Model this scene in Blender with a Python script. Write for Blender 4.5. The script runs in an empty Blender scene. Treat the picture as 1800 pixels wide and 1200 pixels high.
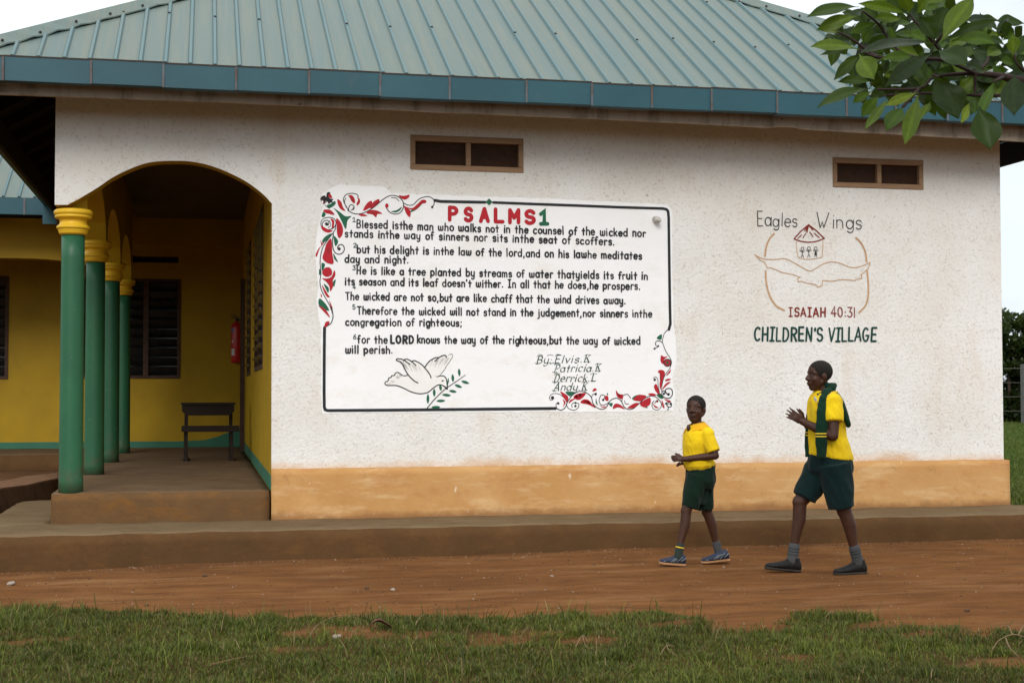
import bpy, bmesh, math, random
import numpy as np
from mathutils import Vector, Matrix, Euler, noise as mnoise

random.seed(7)
RNG = np.random.default_rng(11)
C = bpy.context.scene.collection
SC = bpy.context.scene

# ------------------------------------------------------------------ camera
F_PX, PSI, THETA, RHO = 2500.0, math.radians(12.2), 87.0 / 2500.0, 0.0012
CAM = Vector((0.0, 0.0, 1.37))
fw = Vector((math.sin(PSI) * math.cos(THETA), math.cos(PSI) * math.cos(THETA), math.sin(THETA)))
r0 = Vector((math.cos(PSI), -math.sin(PSI), 0.0))
u0 = r0.cross(fw)
rt = r0 * math.cos(RHO) - u0 * math.sin(RHO)
up = u0 * math.cos(RHO) + r0 * math.sin(RHO)
cd = bpy.data.cameras.new("camera")
cam = bpy.data.objects.new("camera", cd)
C.objects.link(cam)
m = Matrix((rt, up, -fw)).transposed().to_4x4()
m.translation = CAM
cam.matrix_world = m
cd.sensor_width = 36.0
cd.lens = 36.0 * F_PX / 1800.0
cd.clip_start, cd.clip_end = 0.05, 2000.0
cd.dof.use_dof = True
cd.dof.focus_distance = 12.0
cd.dof.aperture_fstop = 8.0
SC.camera = cam

# ------------------------------------------------------------------ sky, sun, exposure
SUN_EL, SUN_AZ = math.radians(31), math.radians(195)     # azimuth clockwise from +Y: behind the camera, to its left
world = bpy.data.worlds.new("World")
SC.world = world
world.use_nodes = True
wn, wl = world.node_tree.nodes, world.node_tree.links
wn.clear()
sky = wn.new("ShaderNodeTexSky")
sky.sky_type = 'NISHITA'
sky.sun_disc = False
sky.sun_elevation = SUN_EL
sky.sun_rotation = SUN_AZ
sky.air_density, sky.dust_density, sky.ozone_density = 1.0, 4.0, 1.0
tc = wn.new("ShaderNodeTexCoord")
mp = wn.new("ShaderNodeMapping")
mp.inputs['Scale'].default_value = (1.0, 1.0, 2.6)
nz = wn.new("ShaderNodeTexNoise")
nz.inputs['Scale'].default_value = 2.2
nz.inputs['Detail'].default_value = 5.0
nz.inputs['Roughness'].default_value = 0.55
rp = wn.new("ShaderNodeValToRGB")                          # a nearly closed cloud deck, thin in places
rp.color_ramp.elements[0].position = 0.30
rp.color_ramp.elements[0].color = (0.62, 0.62, 0.62, 1)
rp.color_ramp.elements[1].position = 0.52
rp.color_ramp.elements[1].color = (1, 1, 1, 1)
mixc = wn.new("ShaderNodeMixRGB")
# white overcast cloud, brighter overhead than at the horizon
sxyz = wn.new("ShaderNodeSeparateXYZ")
rz = wn.new("ShaderNodeValToRGB")
rz.color_ramp.elements[0].position = 0.10
rz.color_ramp.elements[0].color = (0.315, 0.345, 0.36, 1)
rz.color_ramp.elements[1].position = 0.85
rz.color_ramp.elements[1].color = (0.62, 0.63, 0.64, 1)
vm = wn.new("ShaderNodeVectorMath")
vm.operation = 'SCALE'
vm.inputs['Scale'].default_value = 27.0
wl.new(tc.outputs['Generated'], sxyz.inputs[0])
wl.new(sxyz.outputs[2], rz.inputs['Fac'])
wl.new(rz.outputs['Color'], vm.inputs[0])
wl.new(vm.outputs[0], mixc.inputs['Color2'])
bg = wn.new("ShaderNodeBackground")
bg.inputs['Strength'].default_value = 0.10
wo = wn.new("ShaderNodeOutputWorld")
wl.new(tc.outputs['Generated'], mp.inputs['Vector'])
wl.new(mp.outputs['Vector'], nz.inputs['Vector'])
wl.new(nz.outputs['Fac'], rp.inputs['Fac'])
wl.new(rp.outputs['Color'], mixc.inputs['Fac'])
wl.new(sky.outputs['Color'], mixc.inputs['Color1'])
wl.new(mixc.outputs['Color'], bg.inputs['Color'])
wl.new(bg.outputs['Background'], wo.inputs['Surface'])

sd = bpy.data.lights.new("sun", 'SUN')
sd.energy = 1.5
sd.angle = math.radians(24)
sd.color = (1.0, 0.96, 0.90)
sun = bpy.data.objects.new("sun", sd)
C.objects.link(sun)
to_sun = Vector((math.sin(SUN_AZ) * math.cos(SUN_EL), math.cos(SUN_AZ) * math.cos(SUN_EL), math.sin(SUN_EL)))
sun.rotation_euler = to_sun.to_track_quat('Z', 'Y').to_euler()
sun.location = to_sun * 40

SC.view_settings.view_transform = 'Standard'
SC.view_settings.look = 'None'
SC.view_settings.gamma = 1.0
SC.view_settings.exposure = 0.1


# ------------------------------------------------------------------ measuring helpers (photo pixel -> point on a real plane)
def ray(px, py):
    return fw + rt * ((px - 900.0) / F_PX) - up * ((py - 600.0) / F_PX)
def PY(px, py, Y):
    d = ray(px, py)
    return CAM + d * (Y / d.y)
def PZ(px, py, z):
    d = ray(px, py)
    return CAM + d * ((z - CAM.z) / d.z)
def PX(px, py, X):
    d = ray(px, py)
    return CAM + d * (X / d.x)


# ------------------------------------------------------------------ scene-graph helpers
def link_mesh(name, me, mat, parent=None):
    o = bpy.data.objects.new(name, me)
    C.objects.link(o)
    if mat is not None and not me.materials:
        for q in (mat if isinstance(mat, (list, tuple)) else [mat]):
            me.materials.append(q)
    if parent is not None:
        o.parent = parent
        if parent.type == 'EMPTY':
            o.location = -parent.location
    return o
def obj(name, bm, mat, parent=None, smooth=False):
    me = bpy.data.meshes.new(name)
    bm.to_mesh(me)
    bm.free()
    if smooth:
        me.polygons.foreach_set('use_smooth', [True] * len(me.polygons))
    return link_mesh(name, me, mat, parent)
def tag(o, label, cat, group=None):
    o['label'] = label
    o['category'] = cat
    if group: o['group'] = group
    return o
def thing(name, loc, label, cat, group=None):
    o = bpy.data.objects.new(name, None)
    o.empty_display_size = 0.1
    C.objects.link(o)
    o.location = loc
    return tag(o, label, cat, group)
def struct(o, kind='structure'):
    o['kind'] = kind
    return o

# ------------------------------------------------------------------ material helper
def L(r, g, b):                       # sRGB 0-255 -> linear
    f = lambda c: (c / 255 / 12.92) if c / 255 <= 0.04045 else ((c / 255 + 0.055) / 1.055) ** 2.4
    return (f(r), f(g), f(b), 1)
class M:
    """small node-graph wrapper round a Principled material"""
    def __init__(s, name, rough=0.8, spec=0.3):
        s.m = bpy.data.materials.new(name)
        s.m.use_nodes = True
        s.n, s.l = s.m.node_tree.nodes, s.m.node_tree.links
        s.p = s.n['Principled BSDF']
        s.p.inputs['Roughness'].default_value = rough
        s.p.inputs['Specular IOR Level'].default_value = spec
        s.co = s.n.new('ShaderNodeTexCoord').outputs['Object']
        s.h = None
    def noise(s, scale, detail=4, rough=0.55, stretch=None, dist=0.0):
        t = s.n.new('ShaderNodeTexNoise')
        t.inputs['Scale'].default_value = scale
        t.inputs['Detail'].default_value = detail
        t.inputs['Roughness'].default_value = rough
        t.inputs['Distortion'].default_value = dist
        v = s.co
        if stretch:
            mp_ = s.n.new('ShaderNodeMapping')
            mp_.inputs['Scale'].default_value = stretch
            s.l.new(s.co, mp_.inputs['Vector'])
            v = mp_.outputs['Vector']
        s.l.new(v, t.inputs['Vector'])
        return t.outputs['Fac']
    def voronoi(s, scale, feature='F1'):
        t = s.n.new('ShaderNodeTexVoronoi')
        t.inputs['Scale'].default_value = scale
        t.feature = feature
        s.l.new(s.co, t.inputs['Vector'])
        return t.outputs['Distance']
    def ramp(s, fac, a, b, ca=(0, 0, 0, 1), cb=(1, 1, 1, 1)):
        r = s.n.new('ShaderNodeValToRGB')
        e = r.color_ramp.elements
        e[0].position, e[1].position = a, b
        e[0].color, e[1].color = ca, cb
        s.l.new(fac, r.inputs['Fac'])
        return r.outputs['Color']
    def mix(s, fac, a, b, mode='MIX'):
        x = s.n.new('ShaderNodeMixRGB')
        x.blend_type = mode
        for v, k in ((fac, 'Fac'), (a, 'Color1'), (b, 'Color2')):
            if hasattr(v, 'is_linked'): s.l.new(v, x.inputs[k])
            else: x.inputs[k].default_value = v
        return x.outputs['Color']
    def math(s, op, a, b=0.0):
        x = s.n.new('ShaderNodeMath')
        x.operation = op
        for i, v in enumerate((a, b)):
            if hasattr(v, 'is_linked'): s.l.new(v, x.inputs[i])
            else: x.inputs[i].default_value = v
        return x.outputs[0]
    def axis(s, k):
        x = s.n.new('ShaderNodeSeparateXYZ')
        s.l.new(s.co, x.inputs[0])
        return x.outputs[k]
    def attr(s, name):
        x = s.n.new('ShaderNodeAttribute')
        x.attribute_name = name
        return x.outputs['Color'], x.outputs['Fac']
    def color(s, v):
        if hasattr(v, 'is_linked'): s.l.new(v, s.p.inputs['Base Color'])
        else: s.p.inputs['Base Color'].default_value = v
        return s
    def bump(s, h, strength=0.5, dist=0.01):
        b = s.n.new('ShaderNodeBump')
        b.inputs['Strength'].default_value = strength
        b.inputs['Distance'].default_value = dist
        s.l.new(h, b.inputs['Height'])
        if s.h is not None: s.l.new(s.h, b.inputs['Normal'])
        s.h = b.outputs['Normal']
        s.l.new(s.h, s.p.inputs['Normal'])
        return s
def simple(name, c1, c2=None, scale=8, rough=0.75, spec=0.3, bump=0.15, bscale=60, stretch=None, metal=0.0):
    k = M(name, rough, spec)
    k.color(k.mix(k.ramp(k.noise(scale, 5, 0.6, stretch), 0.3, 0.7), c1, c2 or tuple(x * 0.75 for x in c1[:3]) + (1,)))
    if bump: k.bump(k.noise(bscale, 3, 0.6, stretch), bump, 0.004)
    k.p.inputs['Metallic'].default_value = metal
    return k.m

# ------------------------------------------------------------------ mesh helpers
def box(bm, x0, x1, y0, y1, z0, z1, mi=0, bev=0.0):
    v = [bm.verts.new(p) for p in ((x0, y0, z0), (x1, y0, z0), (x1, y1, z0), (x0, y1, z0), (x0, y0, z1), (x1, y0, z1), (x1, y1, z1), (x0, y1, z1))]
    fs = [bm.faces.new([v[i] for i in q]) for q in ((0, 3, 2, 1), (4, 5, 6, 7), (0, 1, 5, 4), (1, 2, 6, 5), (2, 3, 7, 6), (3, 0, 4, 7))]
    for f in fs: f.material_index = mi
    if bev:
        es = set(e for f in fs for e in f.edges)
        r = bmesh.ops.bevel(bm, geom=list(es), offset=bev, segments=2, affect='EDGES', profile=0.6)
        for f in r['faces']: f.material_index = mi
    return fs
def obox(bm, c, ax, ay, az, mi=0):
    """oriented box: centre and three half-extent vectors"""
    c, ax, ay, az = map(Vector, (c, ax, ay, az))
    v = [bm.verts.new(c + ax * i + ay * j + az * k) for k in (-1, 1) for j in (-1, 1) for i in (-1, 1)]
    for q in ((0, 2, 3, 1), (4, 5, 7, 6), (0, 1, 5, 4), (1, 3, 7, 5), (3, 2, 6, 7), (2, 0, 4, 6)):
        bm.faces.new([v[i] for i in q]).material_index = mi
def bar(bm, a, b, w, h, upv=(0, 0, 1), mi=0):
    a, b = Vector(a), Vector(b)
    d = (b - a)
    s = d.cross(Vector(upv)).normalized()
    u = s.cross(d).normalized()
    obox(bm, (a + b) / 2, d / 2, s * w / 2, u * h / 2, mi)
def rough_box(x0, x1, y0, y1, z0, z1, step=0.08, amp=0.008, rnd=0.03, seed=0.0, freq=4.0, sunk=True):
    """slab with worn, uneven faces and rounded arrises"""
    bm = bmesh.new()
    nx, ny, nzz = [max(1, int(round((b - a) / step))) for a, b in ((x0, x1), (y0, y1), (z0, z1))]
    cache = {}
    def vert(i, j, k):
        key = (i, j, k)
        if key in cache: return cache[key]
        p = Vector((x0 + (x1 - x0) * i / nx, y0 + (y1 - y0) * j / ny, z0 + (z1 - z0) * k / nzz))
        q = Vector((min(max(p.x, x0 + rnd), x1 - rnd), min(max(p.y, y0 + rnd), y1 - rnd), min(p.z, z1 - rnd)))
        d = p - q
        if d.length > rnd: p = q + d.normalized() * rnd
        n = mnoise.noise_vector(p * freq + Vector((seed, seed, seed))) + 0.5 * mnoise.noise_vector(p * freq * 3.1 + Vector((seed, 5, seed)))
        cache[key] = bm.verts.new(p + n * amp)
        return cache[key]
    def face(a): 
        bm.faces.new([vert(*t) for t in a])
    for i in range(nx):
        for j in range(ny):
            face([(i, j, nzz), (i + 1, j, nzz), (i + 1, j + 1, nzz), (i, j + 1, nzz)])
            face([(i, j, 0), (i, j + 1, 0), (i + 1, j + 1, 0), (i + 1, j, 0)])
    for i in range(nx):
        for k in range(nzz):
            face([(i, 0, k), (i + 1, 0, k), (i + 1, 0, k + 1), (i, 0, k + 1)])
            face([(i, ny, k), (i, ny, k + 1), (i + 1, ny, k + 1), (i + 1, ny, k)])
    for j in range(ny):
        for k in range(nzz):
            face([(0, j, k), (0, j, k + 1), (0, j + 1, k + 1), (0, j + 1, k)])
            face([(nx, j, k), (nx, j + 1, k), (nx, j + 1, k + 1), (nx, j, k + 1)])
    return bm
def lathe(bm, cx, cy, prof, n=32, mi=0, cap=True):
    rings = []
    for r, z in prof:
        rings.append([bm.verts.new((cx + r * math.cos(2 * math.pi * i / n), cy + r * math.sin(2 * math.pi * i / n), z)) for i in range(n)])
    for a, b in zip(rings, rings[1:]):
        for i in range(n):
            bm.faces.new((a[i], a[(i + 1) % n], b[(i + 1) % n], b[i])).material_index = mi
    if cap:
        bm.faces.new(rings[-1]).material_index = mi
        bm.faces.new(rings[0][::-1]).material_index = mi
def tube(bm, pts, rad, n=8, mi=0):
    pts = [Vector(p) for p in pts]
    rads = rad if isinstance(rad, (list, tuple)) else [rad] * len(pts)
    rings = []
    ref = Vector((0.12, 0.31, 0.94))
    for i, p in enumerate(pts):
        d = (pts[min(i + 1, len(pts) - 1)] - pts[max(i - 1, 0)]).normalized()
        a = d.cross(ref)
        if a.length < 1e-3: a = d.cross(Vector((1, 0, 0)))
        a.normalize()
        b = d.cross(a)
        rings.append([bm.verts.new(p + (a * math.cos(2 * math.pi * k / n) + b * math.sin(2 * math.pi * k / n)) * rads[i]) for k in range(n)])
    for a, b in zip(rings, rings[1:]):
        for k in range(n): bm.faces.new((a[k], a[(k + 1) % n], b[(k + 1) % n], b[k])).material_index = mi
    bm.faces.new(rings[0][::-1]).material_index = mi
    bm.faces.new(rings[-1]).material_index = mi
def fix_normals(bm):
    bmesh.ops.recalc_face_normals(bm, faces=bm.faces[:])
    return bm
def smooth_path(pts, per=6, closed=False):
    """Catmull-Rom through 2-D or 3-D points"""
    P = [np.array(p, float) for p in pts]
    n = len(P)
    if n < 3: return P
    out = []
    rng_ = range(n if closed else n - 1)
    for i in rng_:
        p0 = P[(i - 1) % n] if (closed or i > 0) else 2 * P[0] - P[1]
        p1, p2 = P[i], P[(i + 1) % n]
        p3 = P[(i + 2) % n] if (closed or i + 2 < n) else 2 * P[-1] - P[-2]
        for t in np.arange(per) / per:
            out.append(0.5 * ((2 * p1) + (-p0 + p2) * t + (2 * p0 - 5 * p1 + 4 * p2 - p3) * t * t + (-p0 + 3 * p1 - 3 * p2 + p3) * t ** 3))
    if not closed: out.append(P[-1])
    return out
def extrude_poly(outline, holes, to3, depth_vec, name):
    """flat polygon with holes -> solid, via a filled 2-D curve. outline/holes: (u, v); to3(u, v) -> Vector front face"""
    cu = bpy.data.curves.new(name, 'CURVE')
    cu.dimensions = '2D'
    cu.fill_mode = 'BOTH'
    for poly in [outline] + list(holes):
        sp = cu.splines.new('POLY')
        sp.points.add(len(poly) - 1)
        for pt, (a, b) in zip(sp.points, poly): pt.co = (a, b, 0, 1)
        sp.use_cyclic_u = True
    tmp = bpy.data.objects.new(name, cu)
    C.objects.link(tmp)
    dg = bpy.context.evaluated_depsgraph_get()
    me0 = bpy.data.meshes.new_from_object(tmp.evaluated_get(dg))
    bpy.data.objects.remove(tmp)
    bpy.data.curves.remove(cu)
    bm = bmesh.new()
    tris = [tuple(p.vertices) for p in me0.polygons]
    uv = [(v.co.x, v.co.y) for v in me0.vertices]
    key = {}
    idx = []
    for u in uv:
        k = (round(u[0], 5), round(u[1], 5))
        key.setdefault(k, len(key))
        idx.append(key[k])
    P2 = list(key)
    fr = [bm.verts.new(to3(*p)) for p in P2]
    dv = Vector(depth_vec)
    bk = [bm.verts.new(v.co + dv) for v in fr]
    for t in tris:
        q = [idx[i] for i in t]
        if len(set(q)) < 3: continue
        bm.faces.new([fr[i] for i in q])
        bm.faces.new([bk[i] for i in reversed(q)])
    bm.edges.ensure_lookup_table()
    for e in [e for e in bm.edges if len(e.link_faces) == 1 and e.verts[0] in set(fr)]:
        a, b = e.verts
        ia, ib = fr.index(a), fr.index(b)
        bm.faces.new((a, b, bk[ib], bk[ia]))
    bpy.data.meshes.remove(me0)
    return fix_normals(bm)


# ------------------------------------------------------------------ materials
def mk_stucco():
    k = M("white_stucco", 0.92, 0.15)
    base = k.mix(k.ramp(k.noise(1.1, 5, 0.6), 0.35, 0.7), (0.82, 0.815, 0.80, 1), (0.74, 0.715, 0.67, 1))
    base = k.mix(k.ramp(k.noise(2.6, 6, 0.7, (1, 1, 0.35)), 0.56, 0.78, (0, 0, 0, 1), (0.5, 0.5, 0.5, 1)), base, (0.66, 0.53, 0.40, 1))
    # pits of the rough-cast that have kept red dust
    pit = k.ramp(k.noise(46, 3, 0.65), 0.57, 0.66)
    dens = k.math('MULTIPLY', k.ramp(k.noise(1.7, 4, 0.6), 0.22, 0.52), k.ramp(k.math('ADD', k.axis(2), k.math('MULTIPLY', k.noise(1.1, 4), .9)), 2.9, 3.9, (.45, .45, .45, 1), (1.5, 1.5, 1.5, 1)))
    base = k.mix(k.math('MULTIPLY', k.math('MULTIPLY', pit, dens), 0.78), base, (0.30, 0.21, 0.15, 1))
    speck = k.ramp(k.noise(27, 3, 0.7), 0.66, 0.72, (0, 0, 0, 1), (1, 1, 1, 1))
    base = k.mix(k.math('MULTIPLY', k.math('MULTIPLY', speck, k.ramp(k.math('ADD', k.noise(2.1, 5, 0.65), k.math('MULTIPLY', k.axis(0), 0.012)), 0.46, 0.66)), 0.75), base, (0.16, 0.10, 0.07, 1))
    # splash of red dust thrown up from the ground, with a ragged upper edge
    z = k.axis(2)
    edge = k.math('ADD', k.math('MULTIPLY', k.noise(2.3, 6, 0.65), 0.34), 0.60)
    spl = k.ramp(k.math('SUBTRACT', edge, z), 0.0, 0.13, (0, 0, 0, 1), (0.9, 0.9, 0.9, 1))
    base = k.mix(spl, base, (0.60, 0.36, 0.17, 1))
    k.color(base)
    k.bump(k.noise(42, 5, 0.72), 1.0, 0.013)
    k.bump(k.noise(3, 3), 0.3, 0.03)
    return k.m
def mk_plinth():
    k = M("ochre_plaster", 0.85, 0.2)
    b = k.mix(k.ramp(k.noise(1.6, 6, 0.65), 0.3, 0.7), (0.56, 0.325, 0.135, 1), (0.47, 0.245, 0.085, 1))
    b = k.mix(k.ramp(k.noise(5, 6, 0.7, (0.5, 1, 2.2)), 0.50, 0.72, (0, 0, 0, 1), (0.75, 0.75, 0.75, 1)), b, (0.66, 0.46, 0.25, 1))
    scuff = k.ramp(k.noise(16, 2, 0.5, (1.0, 1, 0.45)), 0.735, 0.775)
    b = k.mix(k.math('MULTIPLY', scuff, 0.7), b, (0.80, 0.70, 0.55, 1))
    rd = k.ramp(k.noise(2.7, 6, 0.7, (0.7, 1, 1.6)), 0.52, 0.68)
    b = k.mix(k.math('MULTIPLY', rd, 0.6), b, (0.40, 0.17, 0.055, 1))
    ed = k.ramp(k.math('SUBTRACT', k.math('ADD', k.math('MULTIPLY', k.noise(5, 5, .7), .16), .235), k.axis(2)), 0.0, 0.06)
    b = k.mix(k.math('MULTIPLY', ed, 0.7), b, (0.22, 0.10, 0.04, 1))
    dk = k.ramp(k.noise(9, 5, 0.7), 0.62, 0.74)
    b = k.mix(k.math('MULTIPLY', dk, 0.55), b, (0.22, 0.11, 0.05, 1))
    k.color(b)
    k.bump(k.noise(12, 6, 0.7), 0.5, 0.012)
    k.bump(k.noise(90, 3), 0.25, 0.003)
    return k.m
def mk_concrete(name, c1, c2, stain):
    k = M(name, 0.95, 0.04)
    b = k.mix(k.ramp(k.noise(2.2, 6, 0.65), 0.32, 0.68), c1, c2)
    b = k.mix(k.ramp(k.noise(6, 6, 0.7, (0.5, 1.6, 1.0)), 0.52, 0.70, (0, 0, 0, 1), (0.8, 0.8, 0.8, 1)), b, stain)
    b = k.mix(k.math('MULTIPLY', k.ramp(k.noise(30, 4, 0.7), 0.60, 0.74), 0.5), b, (0.05, 0.035, 0.025, 1))
    k.color(b)
    k.bump(k.noise(10, 6, 0.7), 0.55, 0.02)
    k.bump(k.noise(120, 3), 0.3, 0.003)
    return k.m
def mk_roof(name, c1, c2, dusty):
    k = M(name, 0.55, 0.35)
    b = k.mix(k.ramp(k.noise(1.5, 5, 0.6, (3.0, 0.35, 0.35)), 0.3, 0.7), c1, c2)
    b = k.mix(k.ramp(k.noise(16, 4, 0.65, (1.9, 0.05, 0.05)), 0.42, 0.68, (0, 0, 0, 1), (0.55, 0.55, 0.55, 1)), b, dusty)
    b = k.mix(k.math('MULTIPLY', k.ramp(k.noise(3.0, 6, 0.7), 0.62, 0.78), 0.4), b, (0.20, 0.17, 0.12, 1))
    k.color(b)
    k.bump(k.noise(3, 3, 0.5, (1.5, 0.5, 0.5)), 0.12, 0.02)
    k.p.inputs['Metallic'].default_value = 0.0
    return k.m
def mk_paint(name, c1, c2, rough=0.6, dirt=(0.10, 0.06, 0.03, 1), dscale=5.0, damt=0.5, bump=0.25):
    k = M(name, rough, 0.3)
    b = k.mix(k.ramp(k.noise(1.8, 5, 0.6), 0.3, 0.7), c1, c2)
    b = k.mix(k.math('MULTIPLY', k.ramp(k.noise(dscale, 6, 0.7), 0.60, 0.76), damt), b, dirt)
    b = k.mix(k.math('MULTIPLY', k.ramp(k.noise(42, 3, 0.6), 0.70, 0.76), 0.5), b, tuple(min(1, x * 2.2 + 0.06) for x in c1[:3]) + (1,))
    k.color(b)
    k.bump(k.noise(14, 6, 0.7), bump, 0.008)
    return k.m

def mk_column():
    k = M("green_gloss_paint", 0.42, 0.3)
    b = k.mix(k.ramp(k.noise(2.2, 5, 0.6, (1, 1, .4)), 0.3, 0.7), (0.025, 0.128, 0.057, 1), (0.018, 0.088, 0.046, 1))
    z = k.axis(2)
    gr = k.ramp(k.math('SUBTRACT', k.math('ADD', k.math('MULTIPLY', k.noise(7, 6, .75), 1.5), 0.02), z), -0.1, 0.35)
    b = k.mix(k.math('MULTIPLY', gr, 0.55), b, (0.085, 0.060, 0.036, 1))
    b = k.mix(k.math('MULTIPLY', k.ramp(k.noise(38, 3, 0.6), 0.69, 0.73), 0.75), b, (0.22, 0.30, 0.22, 1))
    b = k.mix(k.math('MULTIPLY', k.ramp(k.noise(11, 5, 0.75), 0.64, 0.72), 0.5), b, (0.012, 0.045, 0.028, 1))
    k.color(b)
    k.bump(k.noise(14, 6, 0.7), 0.25, 0.008)
    return k.m
def mk_board():
    k = M("weathered_fascia_board", 0.95, 0.05)
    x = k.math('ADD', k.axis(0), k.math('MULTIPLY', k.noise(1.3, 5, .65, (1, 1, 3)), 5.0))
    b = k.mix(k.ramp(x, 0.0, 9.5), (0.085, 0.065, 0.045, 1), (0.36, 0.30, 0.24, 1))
    b = k.mix(k.math('MULTIPLY', k.ramp(k.noise(5, 6, 0.7, (1.2, 1, .25)), 0.48, 0.70), 0.75), b, (0.055, 0.040, 0.028, 1))
    b = k.mix(k.math('MULTIPLY', k.ramp(k.noise(24, 3, 0.6), 0.66, 0.72), 0.8), b, (0.02, 0.015, 0.012, 1))
    k.color(b)
    k.bump(k.noise(22, 5, 0.7, (.4, 1, 2)), 0.4, 0.006)
    return k.m
m_stucco = mk_stucco()
m_plinth = mk_plinth()
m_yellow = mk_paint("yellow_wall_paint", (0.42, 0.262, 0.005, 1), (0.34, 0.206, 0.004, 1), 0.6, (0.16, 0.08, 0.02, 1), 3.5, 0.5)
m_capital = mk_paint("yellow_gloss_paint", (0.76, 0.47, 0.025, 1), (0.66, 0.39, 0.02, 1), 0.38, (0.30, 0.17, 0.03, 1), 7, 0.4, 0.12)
m_green = mk_column()
m_skirt = mk_paint("green_skirting_paint", (0.040, 0.175, 0.105, 1), (0.032, 0.13, 0.08, 1), 0.6, (0.13, 0.075, 0.04, 1), 4, 0.75)
m_floor = mk_concrete("veranda_cement", (0.165, 0.110, 0.066, 1), (0.125, 0.080, 0.045, 1), (0.095, 0.046, 0.021, 1))
m_step = mk_concrete("step_cement", (0.155, 0.084, 0.037, 1), (0.115, 0.066, 0.032, 1), (0.20, 0.090, 0.026, 1))
m_walk = mk_concrete("walkway_cement", (0.180, 0.128, 0.072, 1), (0.145, 0.098, 0.054, 1), (0.095, 0.052, 0.025, 1))
m_roof = mk_roof("faded_roof_sheet", (0.086, 0.136, 0.132, 1), (0.104, 0.140, 0.122, 1), (0.150, 0.158, 0.126, 1))
m_rib = mk_roof("roof_rib_paint", (0.070, 0.140, 0.152, 1), (0.085, 0.150, 0.158, 1), (0.12, 0.155, 0.145, 1))
m_gutter = mk_paint("blue_gutter_paint", (0.020, 0.082, 0.106, 1), (0.015, 0.064, 0.086, 1), 0.45, (0.09, 0.10, 0.10, 1), 3, 0.35, 0.06)
m_strap = simple("gutter_bracket_steel", (0.10, 0.13, 0.15, 1), (0.09, 0.045, 0.028, 1), 9, 0.6)
m_board = mk_board()
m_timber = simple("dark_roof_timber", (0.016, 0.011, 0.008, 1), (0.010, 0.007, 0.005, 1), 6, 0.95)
m_wood = simple("window_frame_wood", (0.34, 0.215, 0.125, 1), (0.25, 0.15, 0.085, 1), 9, 0.75, bump=0.3, stretch=(0.4, 1, 3))
m_darkwood = simple("dark_frame_wood", (0.085, 0.045, 0.026, 1), (0.05, 0.026, 0.015, 1), 9, 0.7)
m_mesh = simple("rusty_insect_mesh", (0.030, 0.016, 0.010, 1), (0.055, 0.024, 0.012, 1), 22, 0.9)
m_pane = simple("dark_window_glass", (0.012, 0.012, 0.012, 1), (0.02, 0.02, 0.02, 1), 4, 0.12, 0.5, bump=0)
m_louvre = simple("dusty_louvre_glass", (0.10, 0.10, 0.095, 1), (0.06, 0.06, 0.055, 1), 7, 0.2, 0.5, bump=0)
m_ceil = simple("ceiling_board", (0.12, 0.085, 0.055, 1), (0.09, 0.062, 0.040, 1), 3, 0.9)
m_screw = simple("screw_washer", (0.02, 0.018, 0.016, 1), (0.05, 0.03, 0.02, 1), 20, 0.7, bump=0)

def mk_ground():
    k = M("red_dirt_ground", 0.97, 0.0)
    d = k.mix(k.ramp(k.noise(0.55, 6, 0.6), 0.3, 0.7), (0.225, 0.103, 0.040, 1), (0.155, 0.070, 0.028, 1))
    d = k.mix(k.ramp(k.noise(3.2, 7, 0.7, (0.45, 1.5, 1)), 0.42, 0.70, (0, 0, 0, 1), (0.85, 0.85, 0.85, 1)), d, (0.100, 0.044, 0.021, 1))
    d = k.mix(k.ramp(k.noise(2.1, 6, 0.7, (0.4, 1.4, 1)), 0.52, 0.76, (0, 0, 0, 1), (0.7, 0.7, 0.7, 1)), d, (0.29, 0.160, 0.078, 1))
    d = k.mix(k.math('MULTIPLY', k.ramp(k.noise(46, 4, 0.7), 0.60, 0.72), 0.55), d, (0.085, 0.042, 0.024, 1))
    d = k.mix(k.math('MULTIPLY', k.ramp(k.noise(85, 2, 0.5), 0.68, 0.74), 0.5), d, (0.40, 0.27, 0.17, 1))
    g = k.mix(k.ramp(k.noise(5, 5, 0.7), 0.35, 0.65), (0.062, 0.036, 0.018, 1), (0.095, 0.062, 0.026, 1))
    lawn = k.mix(k.ramp(k.noise(1.3, 5, 0.7), 0.35, 0.65), (0.030, 0.058, 0.012, 1), (0.055, 0.075, 0.018, 1))
    colr, fac = k.attr("cover")            # red = turf soil, green = lawn
    sp = k.n.new('ShaderNodeSeparateColor')
    k.l.new(colr, sp.inputs[0])
    d = k.mix(sp.outputs[0], d, g)
    d = k.mix(sp.outputs[1], d, lawn)
    k.color(d)
    k.bump(k.noise(7, 7, 0.75), 0.9, 0.04)
    k.bump(k.noise(2.6, 3, 0.5, (0.6, 1.6, 1)), 0.8, 0.06)
    k.bump(k.noise(60, 4, 0.7), 0.45, 0.008)
    return k.m
m_ground = mk_ground()


# ================================================================== SETTING
WY = 12.75                                     # front face of the school wall
BX0, BX1 = -1.27, 7.73                         # wall ends
FLOOR_Z, WALK_Z = 0.505, 0.245

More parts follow.
